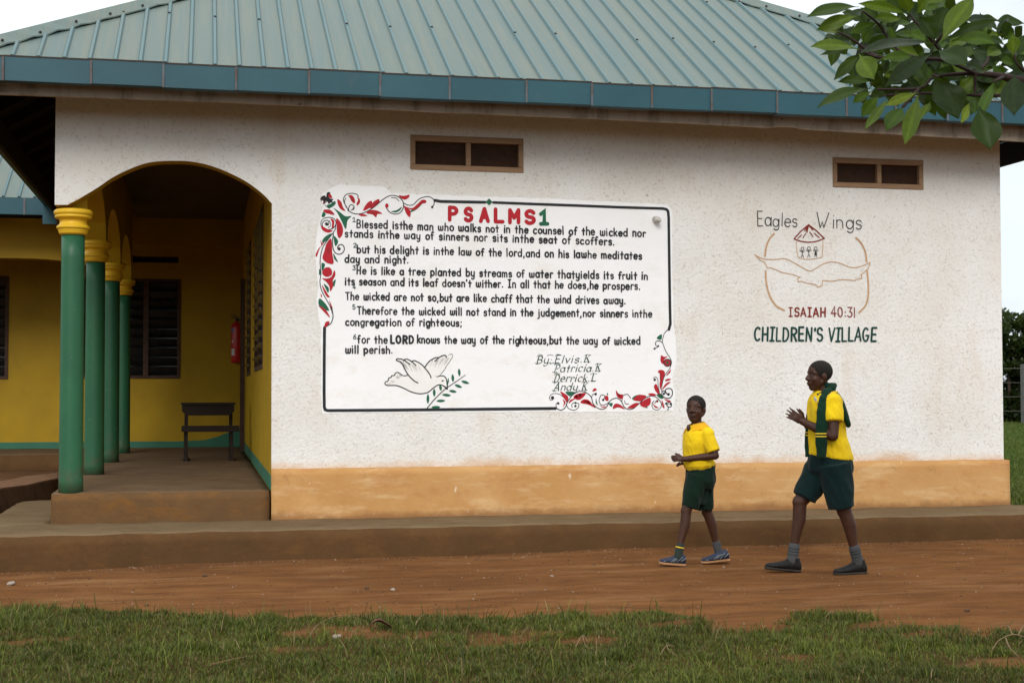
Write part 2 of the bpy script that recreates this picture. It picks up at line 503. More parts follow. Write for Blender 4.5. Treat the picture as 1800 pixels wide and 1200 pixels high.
turf_px = [(0, 1074), (150, 1072), (330, 1086), (480, 1088), (620, 1094), (760, 1082), (900, 1090), (1000, 1080), (1150, 1076), (1230, 1090),
           (1285, 1108), (1340, 1096), (1440, 1078), (1540, 1090), (1600, 1100), (1700, 1113), (1800, 1110)]
turf_edge = np.array([[PZ(a, b, 0).x, PZ(a, b, 0).y] for a, b in turf_px])
def turf_y(x):
    x = np.asarray(x, float)
    y = np.interp(x, turf_edge[:, 0], turf_edge[:, 1])
    y = np.where(x < turf_edge[0, 0], turf_edge[0, 1] + (turf_edge[0, 0] - x) * 0.25, y)
    return np.where(x > turf_edge[-1, 0], turf_edge[-1, 1] - (x - turf_edge[-1, 0]) * 0.22, y)
bare_px = [(560, 1116, .34, .16), (660, 1122, .36, .15), (930, 1122, .40, .18), (880, 1136, .25, .10), (1290, 1108, .26, .20), (1250, 1098, .35, .10), (1660, 1118, .30, .14), (1040, 1132, .22, .10),
           (1560, 1100, .3, .12), (70, 1130, .2, .08), (1770, 1170, .25, .12), (480, 1150, .2, .09), (1390, 1160, .2, .07)]
bare = [(PZ(a, b, 0).x, PZ(a, b, 0).y, rx, ry) for a, b, rx, ry in bare_px]
def ground_z(x, y):
    z = 0.010 * mnoise.noise(Vector((x * 0.9, y * 0.9, 0.3))) + 0.006 * mnoise.noise(Vector((x * 3.1, y * 3.1, 1.3)))
    t = 1 / (1 + math.exp(max(-50, min(50, -(float(turf_y(x)) - y) * 7))))
    z += t * (0.015 + 0.02 * mnoise.noise(Vector((x * 1.7, y * 1.7, 4.0))))
    if y > 11.0 and x > 2.2: z += 0.022 * min(1, (y - 11.0) / 0.7) * min(1, (x - 2.2) / 1.2)
    z += 0.010 * mnoise.noise(Vector((x * 1.6, y * 4.5, 2.2))) * (1 if y < 11.6 else 0)
    if x < 0.5 and y > 11.2: z -= 0.03 * min(1, (y - 11.2) / 0.5) * min(1, (0.5 - x) / 1.5)
    if y > 20: z += 0.0255 * (min(y, 60) - 20)
    return z
def build_ground():
    xs = np.concatenate([[-500, -200, -90, -45, -25, -16, -11, -8], np.arange(-6, 10.01, 0.10), [11, 12.5, 14, 16, 18, 20, 22, 24, 26, 28, 31, 35, 42, 55, 90, 200, 500]])
    ys = np.concatenate([[-500, -200, -90, -40, -20, -10, -4, 0, 2, 3.5], np.arange(4.6, 12.01, 0.08), np.arange(12.4, 24, 0.8), [26, 29, 32, 35, 38, 42, 50, 60, 90, 200, 500]])
    bm = bmesh.new()
    cov = []
    g = [[None] * len(ys) for _ in xs]
    for i, x in enumerate(xs):
        for j, y in enumerate(ys):
            g[i][j] = bm.verts.new((x, y, ground_z(x, y)))
            n = 0.12 * mnoise.noise(Vector((x * 2.3, y * 2.3, 7))) + 0.06 * mnoise.noise(Vector((x * 7, y * 7, 7)))
            tf = min(1, max(0, (float(turf_y(x)) - y + n - 0.05) / 0.22))
            for bx, by, rx, ry in bare:
                q = ((x - bx) / rx) ** 2 + ((y - by) / ry) ** 2
                tf *= min(1, max(0.35, (q + 2.0 * n - 0.5) * 1.6))
            ln = min(1, max(0, (x - 8.25 + n) / 0.4)) * min(1, max(0, (y - 11.9 + n) / 0.5))
            if y > 30: ln = 1
            cov.append((tf, ln, 0, 1))
    for i in range(len(xs) - 1):
        for j in range(len(ys) - 1):
            bm.faces.new((g[i][j], g[i + 1][j], g[i + 1][j + 1], g[i][j + 1]))
    o = obj("ground", bm, m_ground, smooth=True)
    a = o.data.color_attributes.new("cover", 'FLOAT_COLOR', 'POINT')
    a.data.foreach_set('color', np.array(cov, np.float32).ravel())
    struct(o)
build_ground()

# cement walkway round the front of the veranda, worn along its edge
bm = rough_box(-1.86, 9.6, 11.75, 12.76, -0.2, WALK_Z, 0.09, 0.010, 0.03, 3.0, 3.0)
b2 = rough_box(-1.86, -1.26, 12.762, 15.6, -0.2, WALK_Z - 0.003, 0.10, 0.009, 0.025, 9.0, 3.0)
tmpm = bpy.data.meshes.new("tmp")
b2.to_mesh(tmpm); b2.free()
bm.from_mesh(tmpm)
bpy.data.meshes.remove(tmpm)
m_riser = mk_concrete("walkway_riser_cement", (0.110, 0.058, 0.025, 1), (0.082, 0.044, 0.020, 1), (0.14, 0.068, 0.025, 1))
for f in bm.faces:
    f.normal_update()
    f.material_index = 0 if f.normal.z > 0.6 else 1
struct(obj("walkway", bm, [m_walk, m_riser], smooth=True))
# raised kerb and yard beside the veranda
c1, c2 = PZ(-60, 868, 0.40), PZ(118, 838, 0.40)
d1, d2 = PZ(-60, 853, 0.40), PZ(118, 827, 0.40)
c1, d1 = c2 + (c1 - c2) * 5.0, d2 + (d1 - d2) * 5.0        # it runs on to the left, out of the picture
bm = bmesh.new()
top = [(c1.x, c1.y), (c2.x, c2.y), (d2.x, d2.y), (d1.x, d1.y)]
vt = [bm.verts.new((x, y, 0.40)) for x, y in top]
vb = [bm.verts.new((x + (0.02), y - (0.30 if k < 2 else -0.05), -0.1)) for k, (x, y) in enumerate(top)]
bm.faces.new(vt)
for k in range(4): bm.faces.new((vb[k], vb[(k + 1) % 4], vt[(k + 1) % 4], vt[k]))
bmesh.ops.subdivide_edges(bm, edges=bm.edges[:], cuts=22, use_grid_fill=True)
for v in bm.verts: v.co += mnoise.noise_vector(v.co * 5) * 0.02
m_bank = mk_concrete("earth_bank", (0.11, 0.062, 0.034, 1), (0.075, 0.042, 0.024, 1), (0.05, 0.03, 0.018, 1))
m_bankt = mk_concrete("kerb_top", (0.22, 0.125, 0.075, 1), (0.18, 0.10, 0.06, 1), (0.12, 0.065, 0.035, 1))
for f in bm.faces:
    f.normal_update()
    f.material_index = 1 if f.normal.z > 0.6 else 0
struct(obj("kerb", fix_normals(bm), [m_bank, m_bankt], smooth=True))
struct(obj("courtyard", rough_box(-9, -1.29, 16.9, 20.68, -0.2, 0.28, 0.3, 0.02, 0.02, 5.0, 2.0), mk_concrete("courtyard_soil", (0.15, 0.075, 0.038, 1), (0.11, 0.056, 0.03, 1), (0.07, 0.04, 0.022, 1)), smooth=True))

# ================================================================== THE SCHOOL BUILDING
bld = thing("school_building", (3.2, 12.75, 0), "white plastered school building with green hip roof and a psalm painted on its wall", "building")

ARCH_PX = [(118, 360), (133, 352.5), (149, 343.5), (173, 329), (195.5, 313.5), (222, 300), (253, 288), (280, 283.6), (307, 282.8), (335.5, 284), (369, 291), (402, 303.5), (435.5, 321), (462, 341), (478, 358)]
arch = [(PY(a, b, WY).x, PY(a, b, WY).z) for a, b in ARCH_PX]
arch = [tuple(p) for p in smooth_path(arch, 4)]
VENTS = [(1.822, 2.858, 3.388, 3.688), (5.945, 6.885, 3.348, 3.622)]
outline = [(BX0, 2.975)] + arch + [(0.583, 0.2), (BX1, 0.2), (BX1, 4.5), (BX0, 4.5)]
holes = [[(a, c), (b, c), (b, d), (a, d)] for a, b, c, d in VENTS]
bm = extrude_poly(outline, holes, lambda u, v: Vector((u, WY, v)), (0, 0.20, 0), "front_wall")
for f in bm.faces:
    n, c = f.normal, f.calc_center_median()
    f.material_index = 0 if (n.y < -0.5 or c.x > 7 or c.x < -1.25) else 1
front_wall = obj("front_wall", bm, [m_stucco, m_yellow], bld)
bm = rough_box(0.577, 7.772, 12.698, 12.76, 0.19, 0.692, 0.06, 0.0045, 0.012, 21.0, 2.2)
obj("plinth", bm, m_plinth, bld, smooth=True)
# right-hand corner: wall return and plinth return
bm = bmesh.new(); box(bm, 7.53, 7.73, 12.952, 22.9, 0.2, 4.5)
obj("end_wall", bm, m_stucco, bld)
obj("plinth", rough_box(7.70, 7.772, 12.762, 22.9, 0.19, 0.69, 0.12, 0.005, 0.012, 5.0), m_plinth, bld, smooth=True)

# high-level vents with two insect-mesh lights
for a, b, c, d in VENTS:
    bm = bmesh.new()
    w = 0.047
    y0, y1 = WY - 0.012, WY + 0.05
    box(bm, a - .008, b + .008, y0, y1, d - w, d + .008, bev=.003); box(bm, a - .008, b + .008, y0, y1, c - .008, c + w - .008, bev=.003)
    box(bm, a - .008, a + w - .01, y0 + .003, y1, c + w - .006, d - w - .002, bev=.003); box(bm, b - w + .01, b + .008, y0 + .003, y1, c + w - .006, d - w - .002, bev=.003)
    xm = (a + b) / 2 + 0.01
    box(bm, xm - .022, xm + .022, y0 + .004, y1, c + w - .006, d - w - .002, bev=.003)
    fr = obj("vent_window", bm, m_wood, bld)
    for p, q in ((a + w - .012, xm - .020), (xm + .020, b - w + .012)):
        bm = bmesh.new(); box(bm, p, q, WY + 0.040, WY + 0.048, c + w - .01, d - w + .004)
        obj("mesh_screen", bm, m_mesh, fr)

# veranda floor and entrance step
bm = rough_box(-1.285, 0.574, WY - 0.01, 22.8, 0.1, FLOOR_Z, 0.09, 0.006, 0.03, 13.0, 2.5)
for f in bm.faces:
    f.normal_update()
    f.material_index = 0 if f.normal.z > 0.6 else 1
obj("veranda_floor", bm, [m_floor, m_step], bld, smooth=True)

# inner long wall with louvre windows, back wall, ceiling
SIDE_W = [(14.75, 17.15, 1.60, 3.30), (18.7, 20.3, 1.58, 3.36)]
bm = extrude_poly([(12.952, 0.2), (22.8, 0.2), (22.8, 4.45), (12.952, 4.45)], [[(a, c), (b, c), (b, d), (a, d)] for a, b, c, d in SIDE_W],
                  lambda u, v: Vector((0.583, u, v)), (0.2, 0, 0), "veranda_wall")
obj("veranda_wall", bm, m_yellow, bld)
for a, b, c, d in SIDE_W:
    bm = bmesh.new()
    x0, x1 = 0.575, 0.66
    for p, q, r, s in ((a, b, d - .05, d), (a, b, c, c + .05), (a, a + .05, c + .05, d - .05), (b - .05, b, c + .05, d - .05), ((a + b) / 2 - .025, (a + b) / 2 + .025, c + .05, d - .05)):
        box(bm, x0, x1, p + .001, q - .001, r + .001, s - .001)
    win = obj("louvre_window", bm, m_darkwood, bld)
    for p, q in ((a + .05, (a + b) / 2 - .025), ((a + b) / 2 + .025, b - .05)):
        bm = bmesh.new()
        nb = 13
        for i in range(nb):
            zc = c + .05 + (d - c - .1) * (i + .5) / nb
            tl = math.radians(38 + RNG.uniform(-7, 7))
            obox(bm, (0.60, (p + q) / 2, zc), (0, (q - p) / 2 - .004, 0), (math.cos(tl) * .062, 0, math.sin(tl) * .062 * -1), (.003 * math.sin(tl), 0, .003 * math.cos(tl)))
        obj("louvre_blades", bm, m_louvre, win)
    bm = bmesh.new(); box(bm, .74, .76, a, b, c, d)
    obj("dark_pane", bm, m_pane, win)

BACK_Y = 22.8
bm = extrude_poly([(-1.27, 0.2), (0.783, 0.2), (0.783, 4.45), (-1.27, 4.45)], [[(-1.24, 1.57), (-0.37, 1.57), (-0.37, 3.12), (-1.24, 3.12)], [(-1.12, 3.375), (-0.41, 3.375), (-0.41, 3.475), (-1.12, 3.475)]],
                  lambda u, v: Vector((u, BACK_Y, v)), (0, .2, 0), "back_wall")
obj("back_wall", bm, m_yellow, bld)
def louvre_front(a, b, c, d, y, parent, mull=None):
    bm = bmesh.new()
    y0, y1 = y - .015, y + .06
    bars = [(a, b, d - .045, d), (a, b, c, c + .045), (a, a + .05, c + .045, d - .045), (b - .05, b, c + .045, d - .045)]
    ms = [a + .05, b - .05]
    if mull:
        for mx in mull:
            bars.append((mx - .04, mx + .04, c + .045, d - .045)); ms += [mx - .04, mx + .04]
    for p, q, r, s in bars: box(bm, p + .001, q - .001, y0, y1, r + .001, s - .001)
    win = obj("louvre_window", bm, m_darkwood, parent)
    ms = sorted(ms)
    for p, q in zip(ms[::2], ms[1::2]):
        bm = bmesh.new()
        nb = 10
        for i in range(nb):
            zc = c + .045 + (d - c - .09) * (i + .5) / nb
            tl = math.radians(62 + RNG.uniform(-9, 9))
            obox(bm, ((p + q) / 2, y + .02, zc), ((q - p) / 2 - .003, 0, 0), (0, -math.cos(tl) * .075, math.sin(tl) * .075), (0, .003 * math.sin(tl), .003 * math.cos(tl)))
        obj("louvre_blades", bm, m_pane, win)
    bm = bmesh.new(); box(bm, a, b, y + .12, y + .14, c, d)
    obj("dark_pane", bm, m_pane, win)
louvre_front(-1.24, -.37, 1.57, 3.12, BACK_Y, bld, [-.895])
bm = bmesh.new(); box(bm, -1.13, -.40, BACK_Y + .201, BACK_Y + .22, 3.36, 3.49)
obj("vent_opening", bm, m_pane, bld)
bm = bmesh.new(); box(bm, -1.03, 0.583, 12.952, 22.798, 4.05, 4.08)
obj("ceiling", bm, m_ceil, bld)
bm = bmesh.new(); box(bm, -1.03, 0.58, 22.55, 22.796, 3.62, 4.048)
obj("ceiling_beam", bm, m_yellow, bld)
# painted green skirting, higher in the far corner
bm = bmesh.new()
box(bm, 0.574, 0.5825, 12.76, 22.79, 0.50, 0.625)
obj("skirting", bm, m_skirt, bld)
sk = [(-1.2, .50), (.575, .50), (.575, .80), (.40, .74), (.20, .66), (0.0, .61), (-.4, .595), (-1.2, .60)]
bm = extrude_poly(sk, [], lambda u, v: Vector((u, BACK_Y - .006, v)), (0, .0055, 0), "skirting")
obj("skirting", bm, m_skirt, bld)
bm = bmesh.new(); box(bm, 0.505, 0.572, 21.0, 21.06, .50, 3.0)
obj("dark_post", bm, m_darkwood, bld)  # dark upright timber post near the far corner

# arcade on the left side of the veranda
COLS = [12.865, 15.5, 18.15, 20.8]
SPR = 2.93
ol = [(12.952, 4.45), (20.95, 4.45), (20.95, SPR)]
for ya, yb in list(zip(COLS, COLS[1:]))[::-1]:
    s, e = yb - .105, ya + .105
    if ya == COLS[0]: e = 12.972
    for k in range(0, 25):
        t = k / 24
        ol.append((s + (e - s) * t, SPR + 0.50 * math.sqrt(max(0, 1 - (2 * t - 1) ** 2)) if 0 < k < 24 else SPR))
ol.append((12.952, SPR))
bm = extrude_poly(ol, [], lambda u, v: Vector((-1.235, u, v)), (0.22, 0, 0), "arcade_wall")
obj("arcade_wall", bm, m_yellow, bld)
CAPP = [(690, 195), (676, 218), (670, 224), (664, 220), (660, 228), (652, 234), (644, 229), (641, 250), (630, 260), (618, 251), (611, 226), (600, 212), (586, 206), (572, 212), (562, 232), (557, 272), (547, 286), (536, 281), (532, 270), (528, 292), (512, 302), (496, 292), (487, 268), (484, 230)]
def make_column(x, y, parent, zb=FLOOR_Z):
    bm = bmesh.new()
    prof = [(0.106, zb - .01), (0.103, zb + .10)] + [(0.1015 - .004 * t / 10, zb + .2 + (2.53 - zb) * t / 10) for t in range(11)]
    lathe(bm, x, y, prof, 40)
    col = obj("column", bm, m_green, parent, smooth=True)
    bm = bmesh.new()
    lathe(bm, x, y, [(w * .000547, 2.742 + (675 - yy) * .001093) for yy, w in CAPP], 40)
    obj("capital", bm, m_capital, col, smooth=True)
    return col
for y in COLS: make_column(-1.124, y, bld)

# ------------------------------------------------------------------ roof
EY, EZ, EX0, EX1 = 11.97, 4.062, -2.02, 8.43
HALF = (EX1 - EX0) / 2
EYB = 23.6
SL = 0.60
def ribbed_face(bm, P0, e, n, width, top_fn, spacing=0.200, first=0.09, h=0.024, screws=True, seed=0):
    """sheet with trapezoid ribs. P0 eave corner, e along the eave, n horizontal inward direction"""
    e, n = Vector(e), Vector(n)
    up_ = (n + Vector((0, 0, SL))).normalized()
    nor = e.cross(up_).normalized()
    if nor.z < 0: nor = -nor
    st = [(0.0, 0)]
    s = first
    ribs = []
    while s < width - 0.04:
        st += [(s - .022, 0), (s - .011, h), (s + .011, h), (s + .022, 0)]
        for q in (-.055, .055): pass
        ribs.append(s)
        s += spacing
    st.append((width, 0))
    def P(s_, d, hh): return Vector(P0) + e * s_ + n * d + Vector((0, 0, SL * d)) + nor * hh
    vs = [(bm.verts.new(P(s_, 0, hh)), bm.verts.new(P(s_, max(0.0, top_fn(s_)), hh))) for s_, hh in st]
    for k in range(len(st) - 1):
        f = bm.faces.new((vs[k][0], vs[k + 1][0], vs[k + 1][1], vs[k][1]))
        f.material_index = 1 if (st[k][1] > 0 or st[k + 1][1] > 0) else 0
    for k in range(1, len(st) - 4, 4):                     # folded rib ends
        f = bm.faces.new([vs[k + j][0] for j in (0, 3, 2, 1)])
        f.material_index = 1
    if screws:
        for i, s_ in enumerate(ribs):
            if i % 2 or RNG.random() < .06: continue
            d = 1.12 + 0.04 * ((i * 7) % 3)
            while d < top_fn(s_) - 0.1:
                c = P(s_ + RNG.uniform(-.006, .006), d + RNG.uniform(-.03, .03), h)
                rg = [c + (e * math.cos(a) + up_ * math.sin(a)) * 0.013 for a in np.arange(6) * math.pi / 3]
                vt_ = [bm.verts.new(p + nor * .009) for p in rg]
                vb_ = [bm.verts.new(p) for p in rg]
                bm.faces.new(vt_).material_index = 2
                for k in range(6): bm.faces.new((vb_[k], vb_[(k + 1) % 6], vt_[(k + 1) % 6], vt_[k])).material_index = 2
                d += 1.36
bm = bmesh.new()
Wd = EX1 - EX0
Dd = EYB - EY
ribbed_face(bm, (EX0, EY, EZ), (1, 0, 0), (0, 1, 0), Wd, lambda s: min(s, Wd - s, HALF))
ribbed_face(bm, (EX0, EY, EZ), (0, 1, 0), (1, 0, 0), Dd, lambda s: min(s, Dd - s, HALF), screws=False)
ribbed_face(bm, (EX1, EY, EZ), (0, 1, 0), (-1, 0, 0), Dd, lambda s: min(s, Dd - s, HALF), screws=False)
ribbed_face(bm, (EX0, EYB, EZ), (1, 0, 0), (0, -1, 0), Wd, lambda s: min(s, Wd - s, HALF), screws=False)
roof = obj("roof", bm, [m_roof, m_rib, m_screw], bld)
# dark sheet added beneath the roofing to deepen the shade under the open eaves
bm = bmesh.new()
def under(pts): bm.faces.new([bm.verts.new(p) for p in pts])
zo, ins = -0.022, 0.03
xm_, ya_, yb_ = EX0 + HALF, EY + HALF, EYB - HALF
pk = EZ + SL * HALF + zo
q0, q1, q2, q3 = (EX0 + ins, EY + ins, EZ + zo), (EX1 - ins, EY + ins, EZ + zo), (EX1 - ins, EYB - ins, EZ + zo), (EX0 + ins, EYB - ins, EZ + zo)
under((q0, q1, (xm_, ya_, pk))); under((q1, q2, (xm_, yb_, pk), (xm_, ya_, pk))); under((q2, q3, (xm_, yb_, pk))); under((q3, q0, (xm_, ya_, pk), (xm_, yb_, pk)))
obj("eave_shade_sheet", bm, m_timber, bld)
def hip_cap(x0, sx):
    """ridge capping along a front hip, its edges lifting a little between the ribs"""
    bm = bmesh.new()
    N = 60
    rows = []
    for i in range(N + 1):
        d = -0.04 + (HALF + .1) * i / N
        c = Vector((x0 + sx * d, EY + d, EZ + SL * d + .062))
        wv = 0.012 * math.sin(i * 2.9) + 0.01 * mnoise.noise(Vector((i * .7, sx, 0)))
        a = c + Vector((sx * .20, 0.0, -.034 + wv * .8)); b = c + Vector((0, .20, -.034 + wv))
        a2 = a + Vector((0, 0, -.012)); b2_ = b + Vector((0, 0, -.012))
        rows.append([bm.verts.new(p) for p in (a2, a, c + Vector((sx * .03, -.0, .004)), c + Vector((0, .03, .004)), b, b2_)])
    for r, q in zip(rows, rows[1:]):
        for k in range(5): bm.faces.new((r[k], q[k], q[k + 1], r[k + 1]))
    for i in range(3, N, 3):
        p = (rows[i][1].co * .75 + rows[i][2].co * .25) + Vector((0, -.004, .008))
        bmesh.ops.create_icosphere(bm, subdivisions=1, radius=.014, matrix=Matrix.Translation(p))
    for f in bm.faces:
        if len(f.verts) == 3: f.material_index = 1
    obj("ridge_cap", fix_normals(bm), [m_roof, m_screw], roof, smooth=False)
hip_cap(EX0, 1); hip_cap(EX1, -1)
# ridge
bm = bmesh.new()
rx, rz = EX0 + HALF, EZ + SL * HALF
tube(bm, [(rx, EY + HALF, rz + .02), (rx, EYB - HALF, rz + .02)], .09, 8)
obj("ridge_cap", bm, m_roof, roof)

# box gutters with folded joints, timber fascia behind them, rafters under the open eaves
strap_px = [5, 160, 287, 415, 543, 668, 790, 925, 1040, 1145, 1250, 1365, 1487, 1573, 1664, 1760, 1862]
strap_x = [PY(p, 150, 11.95).x for p in strap_px]
bm = bmesh.new()
edges_ = [EX0 - .10] + strap_x + [EX1 + .10]
for i, (a, b) in enumerate(zip(edges_, edges_[1:])):
    dy = 0.004 * ((i * 5) % 3 - 1)
    dz = 0.004 * ((i * 7) % 3 - 1)
    y0 = 11.945 + dy
    box(bm, a + .0015, b - .0015, y0, y0 + .004, 3.868 + dz, 4.060 + dz)            # front sheet
    box(bm, a + .0015, b - .0015, y0 + .0045, 12.052, 3.868 + dz, 3.873 + dz)       # bottom
    box(bm, a - .0005, b + .0005, y0 - .003, y0 + .007, 4.0605 + dz, 4.073 + dz, mi=1)    # rolled lip, coloured dark as the shadow gap below the roof edge
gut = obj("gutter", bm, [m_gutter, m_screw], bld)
for i, x in enumerate(strap_x):
    bm = bmesh.new(); box(bm, x - .009, x + .009, 11.934, 11.9385, 3.862 + .004 * (i % 2), 4.058, bev=.001)
    obj("gutter_bracket", bm, m_strap, gut)
for xg, s in ((EX0, -1), (EX1, 1)):
    bm = bmesh.new()
    box(bm, min(xg + s * .10, xg + s * .104), max(xg + s * .10, xg + s * .104), 11.96, EYB + .1, 3.868, 4.058)
    box(bm, min(xg, xg + s * .099), max(xg, xg + s * .099), 12.06, EYB + .1, 3.868, 3.873)
    obj("gutter", bm, m_gutter, bld)
brd = [(-2.04, 3.772), (-.8, 3.778), (.64, 3.784), (2.2, 3.776), (3.6, 3.772), (4.68, 3.762), (6.2, 3.742), (7.5, 3.724), (8.45, 3.712)]
bm = bmesh.new()
ns = 120
pv = None
for i in range(ns + 1):
    x = brd[0][0] + (brd[-1][0] - brd[0][0]) * i / ns
    zb = float(np.interp(x, [p[0] for p in brd], [p[1] for p in brd])) + 0.005 * mnoise.noise(Vector((x * 2.3, 0, 3)))
    if 5.05 < x < 5.35: zb += .016
    row = [bm.verts.new(p) for p in ((x, 12.156, zb + .02), (x, 12.156, 4.10), (x, 12.196, 4.10), (x, 12.196, zb + .02))]
    if pv:
        for k in range(4): bm.faces.new((pv[k], row[k], row[(k + 1) % 4], pv[(k + 1) % 4]))
    pv = row
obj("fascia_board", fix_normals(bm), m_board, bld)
for xg in (EX0 + .02, EX1 - .06):
    bm = bmesh.new(); box(bm, xg, xg + .04, 12.20, EYB - .05, 3.78, 4.03)
    obj("fascia_board", bm, m_timber, bld)
x = BX0 + .1
while x < BX1:
    bm = bmesh.new(); bar(bm, (x, 12.20, 4.075), (x, 12.20 + .52, 4.075 + .6 * .52), .05, .12)
    obj("rafter", bm, m_timber, bld); x += .75
for y in np.arange(13.2, 22.6, .75):
    for xa, xb in ((EX0 + .07, EX0 + 1.5), (EX1 - .07, EX1 - 1.5)):
        bm = bmesh.new(); bar(bm, (xa, y, 4.01), (xa + (xb - xa) * .5, y, 4.01 + .6 * 0.715), .05, .12)
        obj("rafter", bm, m_timber, bld)
for y_, z_ in ((12.4, 4.255), (12.68, 4.43)):
    bm = bmesh.new(); box(bm, EX0 + .5, EX1 - .5, y_, y_ + .05, z_, z_ + .045)
    obj("purlin", bm, m_timber, bld)
# dark loft lining that closes the eaves at the wall head
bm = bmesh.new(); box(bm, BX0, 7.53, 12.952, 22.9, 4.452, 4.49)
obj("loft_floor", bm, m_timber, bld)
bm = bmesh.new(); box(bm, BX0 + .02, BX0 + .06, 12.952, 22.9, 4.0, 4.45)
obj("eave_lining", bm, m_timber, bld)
# the old conduit stub sticking out of the wall
sp = PY(1152, 386, WY)
bm = bmesh.new()
tube(bm, [sp + Vector((0, .01, 0)), sp + Vector((.002, -.045, -.004)), sp + Vector((.008, -.075, -.012))], [.034, .030, .026], 14)
tube(bm, [sp + Vector((.008, -.074, -.012)), sp + Vector((.016, -.10, -.022))], [.019, .012], 10)
m_stub = simple("painted_conduit", (0.62, 0.60, 0.56, 1), (0.42, 0.40, 0.37, 1), 20, 0.7)
obj("conduit_stub", fix_normals(bm), m_stub, bld, smooth=True)

# ================================================================== YELLOW SIDE WING
wing = thing("classroom_wing", (-5, 22.8, 0), "yellow classroom wing with shaded veranda and blue gutter behind the green columns", "building")
bm = extrude_poly([(-9, 0.2), (-1.275, 0.2), (-1.275, 4.45), (-9, 4.45)], [[(-4.3, 1.56), (-2.925, 1.56), (-2.925, 3.13), (-4.3, 3.13)], [(-2.17, 1.57), (-1.55, 1.57), (-1.55, 3.12), (-2.17, 3.12)], [(-7.4, 1.56), (-6.0, 1.56), (-6.0, 3.13), (-7.4, 3.13)]],
                  lambda u, v: Vector((u, BACK_Y, v)), (0, .2, 0), "wall")
obj("wall", bm, m_yellow, wing)
louvre_front(-4.3, -2.925, 1.56, 3.13, BACK_Y, wing, [-3.6])
louvre_front(-2.17, -1.55, 1.57, 3.12, BACK_Y, wing)
louvre_front(-7.4, -6.0, 1.56, 3.13, BACK_Y, wing, [-6.7])
bm = bmesh.new(); box(bm, -9, -1.28, BACK_Y - .006, BACK_Y - .001, .50, .60)
obj("skirting", bm, m_skirt, wing)
bm = rough_box(-9, -1.29, 20.69, 22.79, 0.1, FLOOR_Z, 0.2, 0.008, 0.03, 17.0, 2.5)
for f in bm.faces:
    f.normal_update()
    f.material_index = 0 if f.normal.z > 0.6 else 1
obj("veranda_floor", bm, [m_floor, m_riser], wing, smooth=True)
ol = [(-9, 4.45), (-9, SPR)]
ends = [(-9.0, -6.79), (-6.57, -4.11), (-3.89, -1.26)]
for a, b in ends:
    for k in range(25):
        t = k / 24
        ol.append((a + (b - a) * t, SPR + (0.30 * (max(0, 1 - abs(2 * t - 1) ** 2.6)) ** 0.6 if 0 < k < 24 else 0)))
ol += [(-1.255, SPR), (-1.255, 4.45)]
bm = extrude_poly(ol, [], lambda u, v: Vector((u, 20.8, v)), (0, .2, 0), "arcade_beam")
obj("arcade_beam", bm, m_yellow, wing)
for x in (-4.0, -6.68): make_column(x, 20.9, wing)
bm = bmesh.new(); box(bm, -9, -1.28, 21.002, 22.798, 4.05, 4.08)
obj("ceiling", bm, m_ceil, wing)
bm = bmesh.new()
ribbed_face(bm, (-9.5, 19.92, 3.962), (1, 0, 0), (0, 1, 0), 7.42, lambda s: min(4.2, 7.42 - s + 4.2), screws=True, first=.06)
wroof = obj("roof", bm, [m_roof, m_rib, m_screw], wing)
bm = bmesh.new()
wx = [-9.5, -8.9, -8.3, -7.7, -7.1, -6.5, -5.9, -5.3, -4.7, -4.1, -3.45, -2.87, PY(43, 365, 19.9).x, -1.99]
for a, b in zip(wx, wx[1:]):
    box(bm, a + .002, b - .002, 19.895, 19.90, 3.735, 3.955)
    box(bm, a + .002, b - .002, 19.901, 20.0, 3.735, 3.740)
wg = obj("gutter", bm, m_gutter, wing)
for x in wx[1:-1]:
    bm = bmesh.new(); box(bm, x - .014, x + .014, 19.885, 19.889, 3.73, 3.96)
    obj("gutter_bracket", bm, m_strap, wg)
bm = bmesh.new(); box(bm, -2.13, -1.95, 19.86, 19.884, 3.61, 3.955); 
obj("gutter_end", bm, m_gutter, wing)
bm = bmesh.new(); box(bm, -9.5, -2.0, 20.01, 20.05, 3.70, 3.93)
obj("fascia_board", bm, m_timber, wing)


# ================================================================== PAINT ON THE WALL (thin coats of paint, a few mm proud of the plaster)
def flat_paint(name, c, rough=0.7, var=0.82, bump=0.5):
    k = M(name, rough, 0.25)
    k.color(k.mix(k.ramp(k.noise(9, 5, 0.65), 0.3, 0.72), c, tuple(x * var for x in c[:3]) + (1,)))
    if bump:
        k.bump(k.noise(34, 4, 0.7), bump, 0.006)
    return k.m
def mk_panel():
    k = M("mural_white_paint", 0.75, 0.25)
    b = k.mix(k.ramp(k.noise(1.4, 5, 0.6), 0.35, 0.7), (0.86, 0.865, 0.885, 1), (0.82, 0.825, 0.84, 1))
    z = k.axis(2)
    st = k.ramp(k.noise(2.2, 6, 0.7, (1, 1, 1.6)), 0.52, 0.74, (0, 0, 0, 1), (0.42, 0.42, 0.42, 1))
    low = k.ramp(z, 1.15, 1.95, (1, 1, 1, 1), (0.06, 0.06, 0.06, 1))
    b = k.mix(k.math('MULTIPLY', st, low), b, (0.66, 0.56, 0.43, 1))
    b = k.mix(k.math('MULTIPLY', k.ramp(k.noise(40, 2, 0.5), 0.735, 0.76), 0.5), b, (0.3, 0.24, 0.2, 1))
    k.color(b)
    k.bump(k.noise(26, 5, 0.7, (0.8, 1, 1.6)), 0.35, 0.006)
    return k.m
m_panel = mk_panel()
p_black = flat_paint("black_lettering_paint", (0.022, 0.024, 0.028, 1))
p_red = flat_paint("crimson_paint", (0.46, 0.018, 0.030, 1))
p_dred = flat_paint("dull_crimson_paint", (0.36, 0.022, 0.028, 1))
p_green = flat_paint("bottle_green_paint", (0.018, 0.125, 0.065, 1))
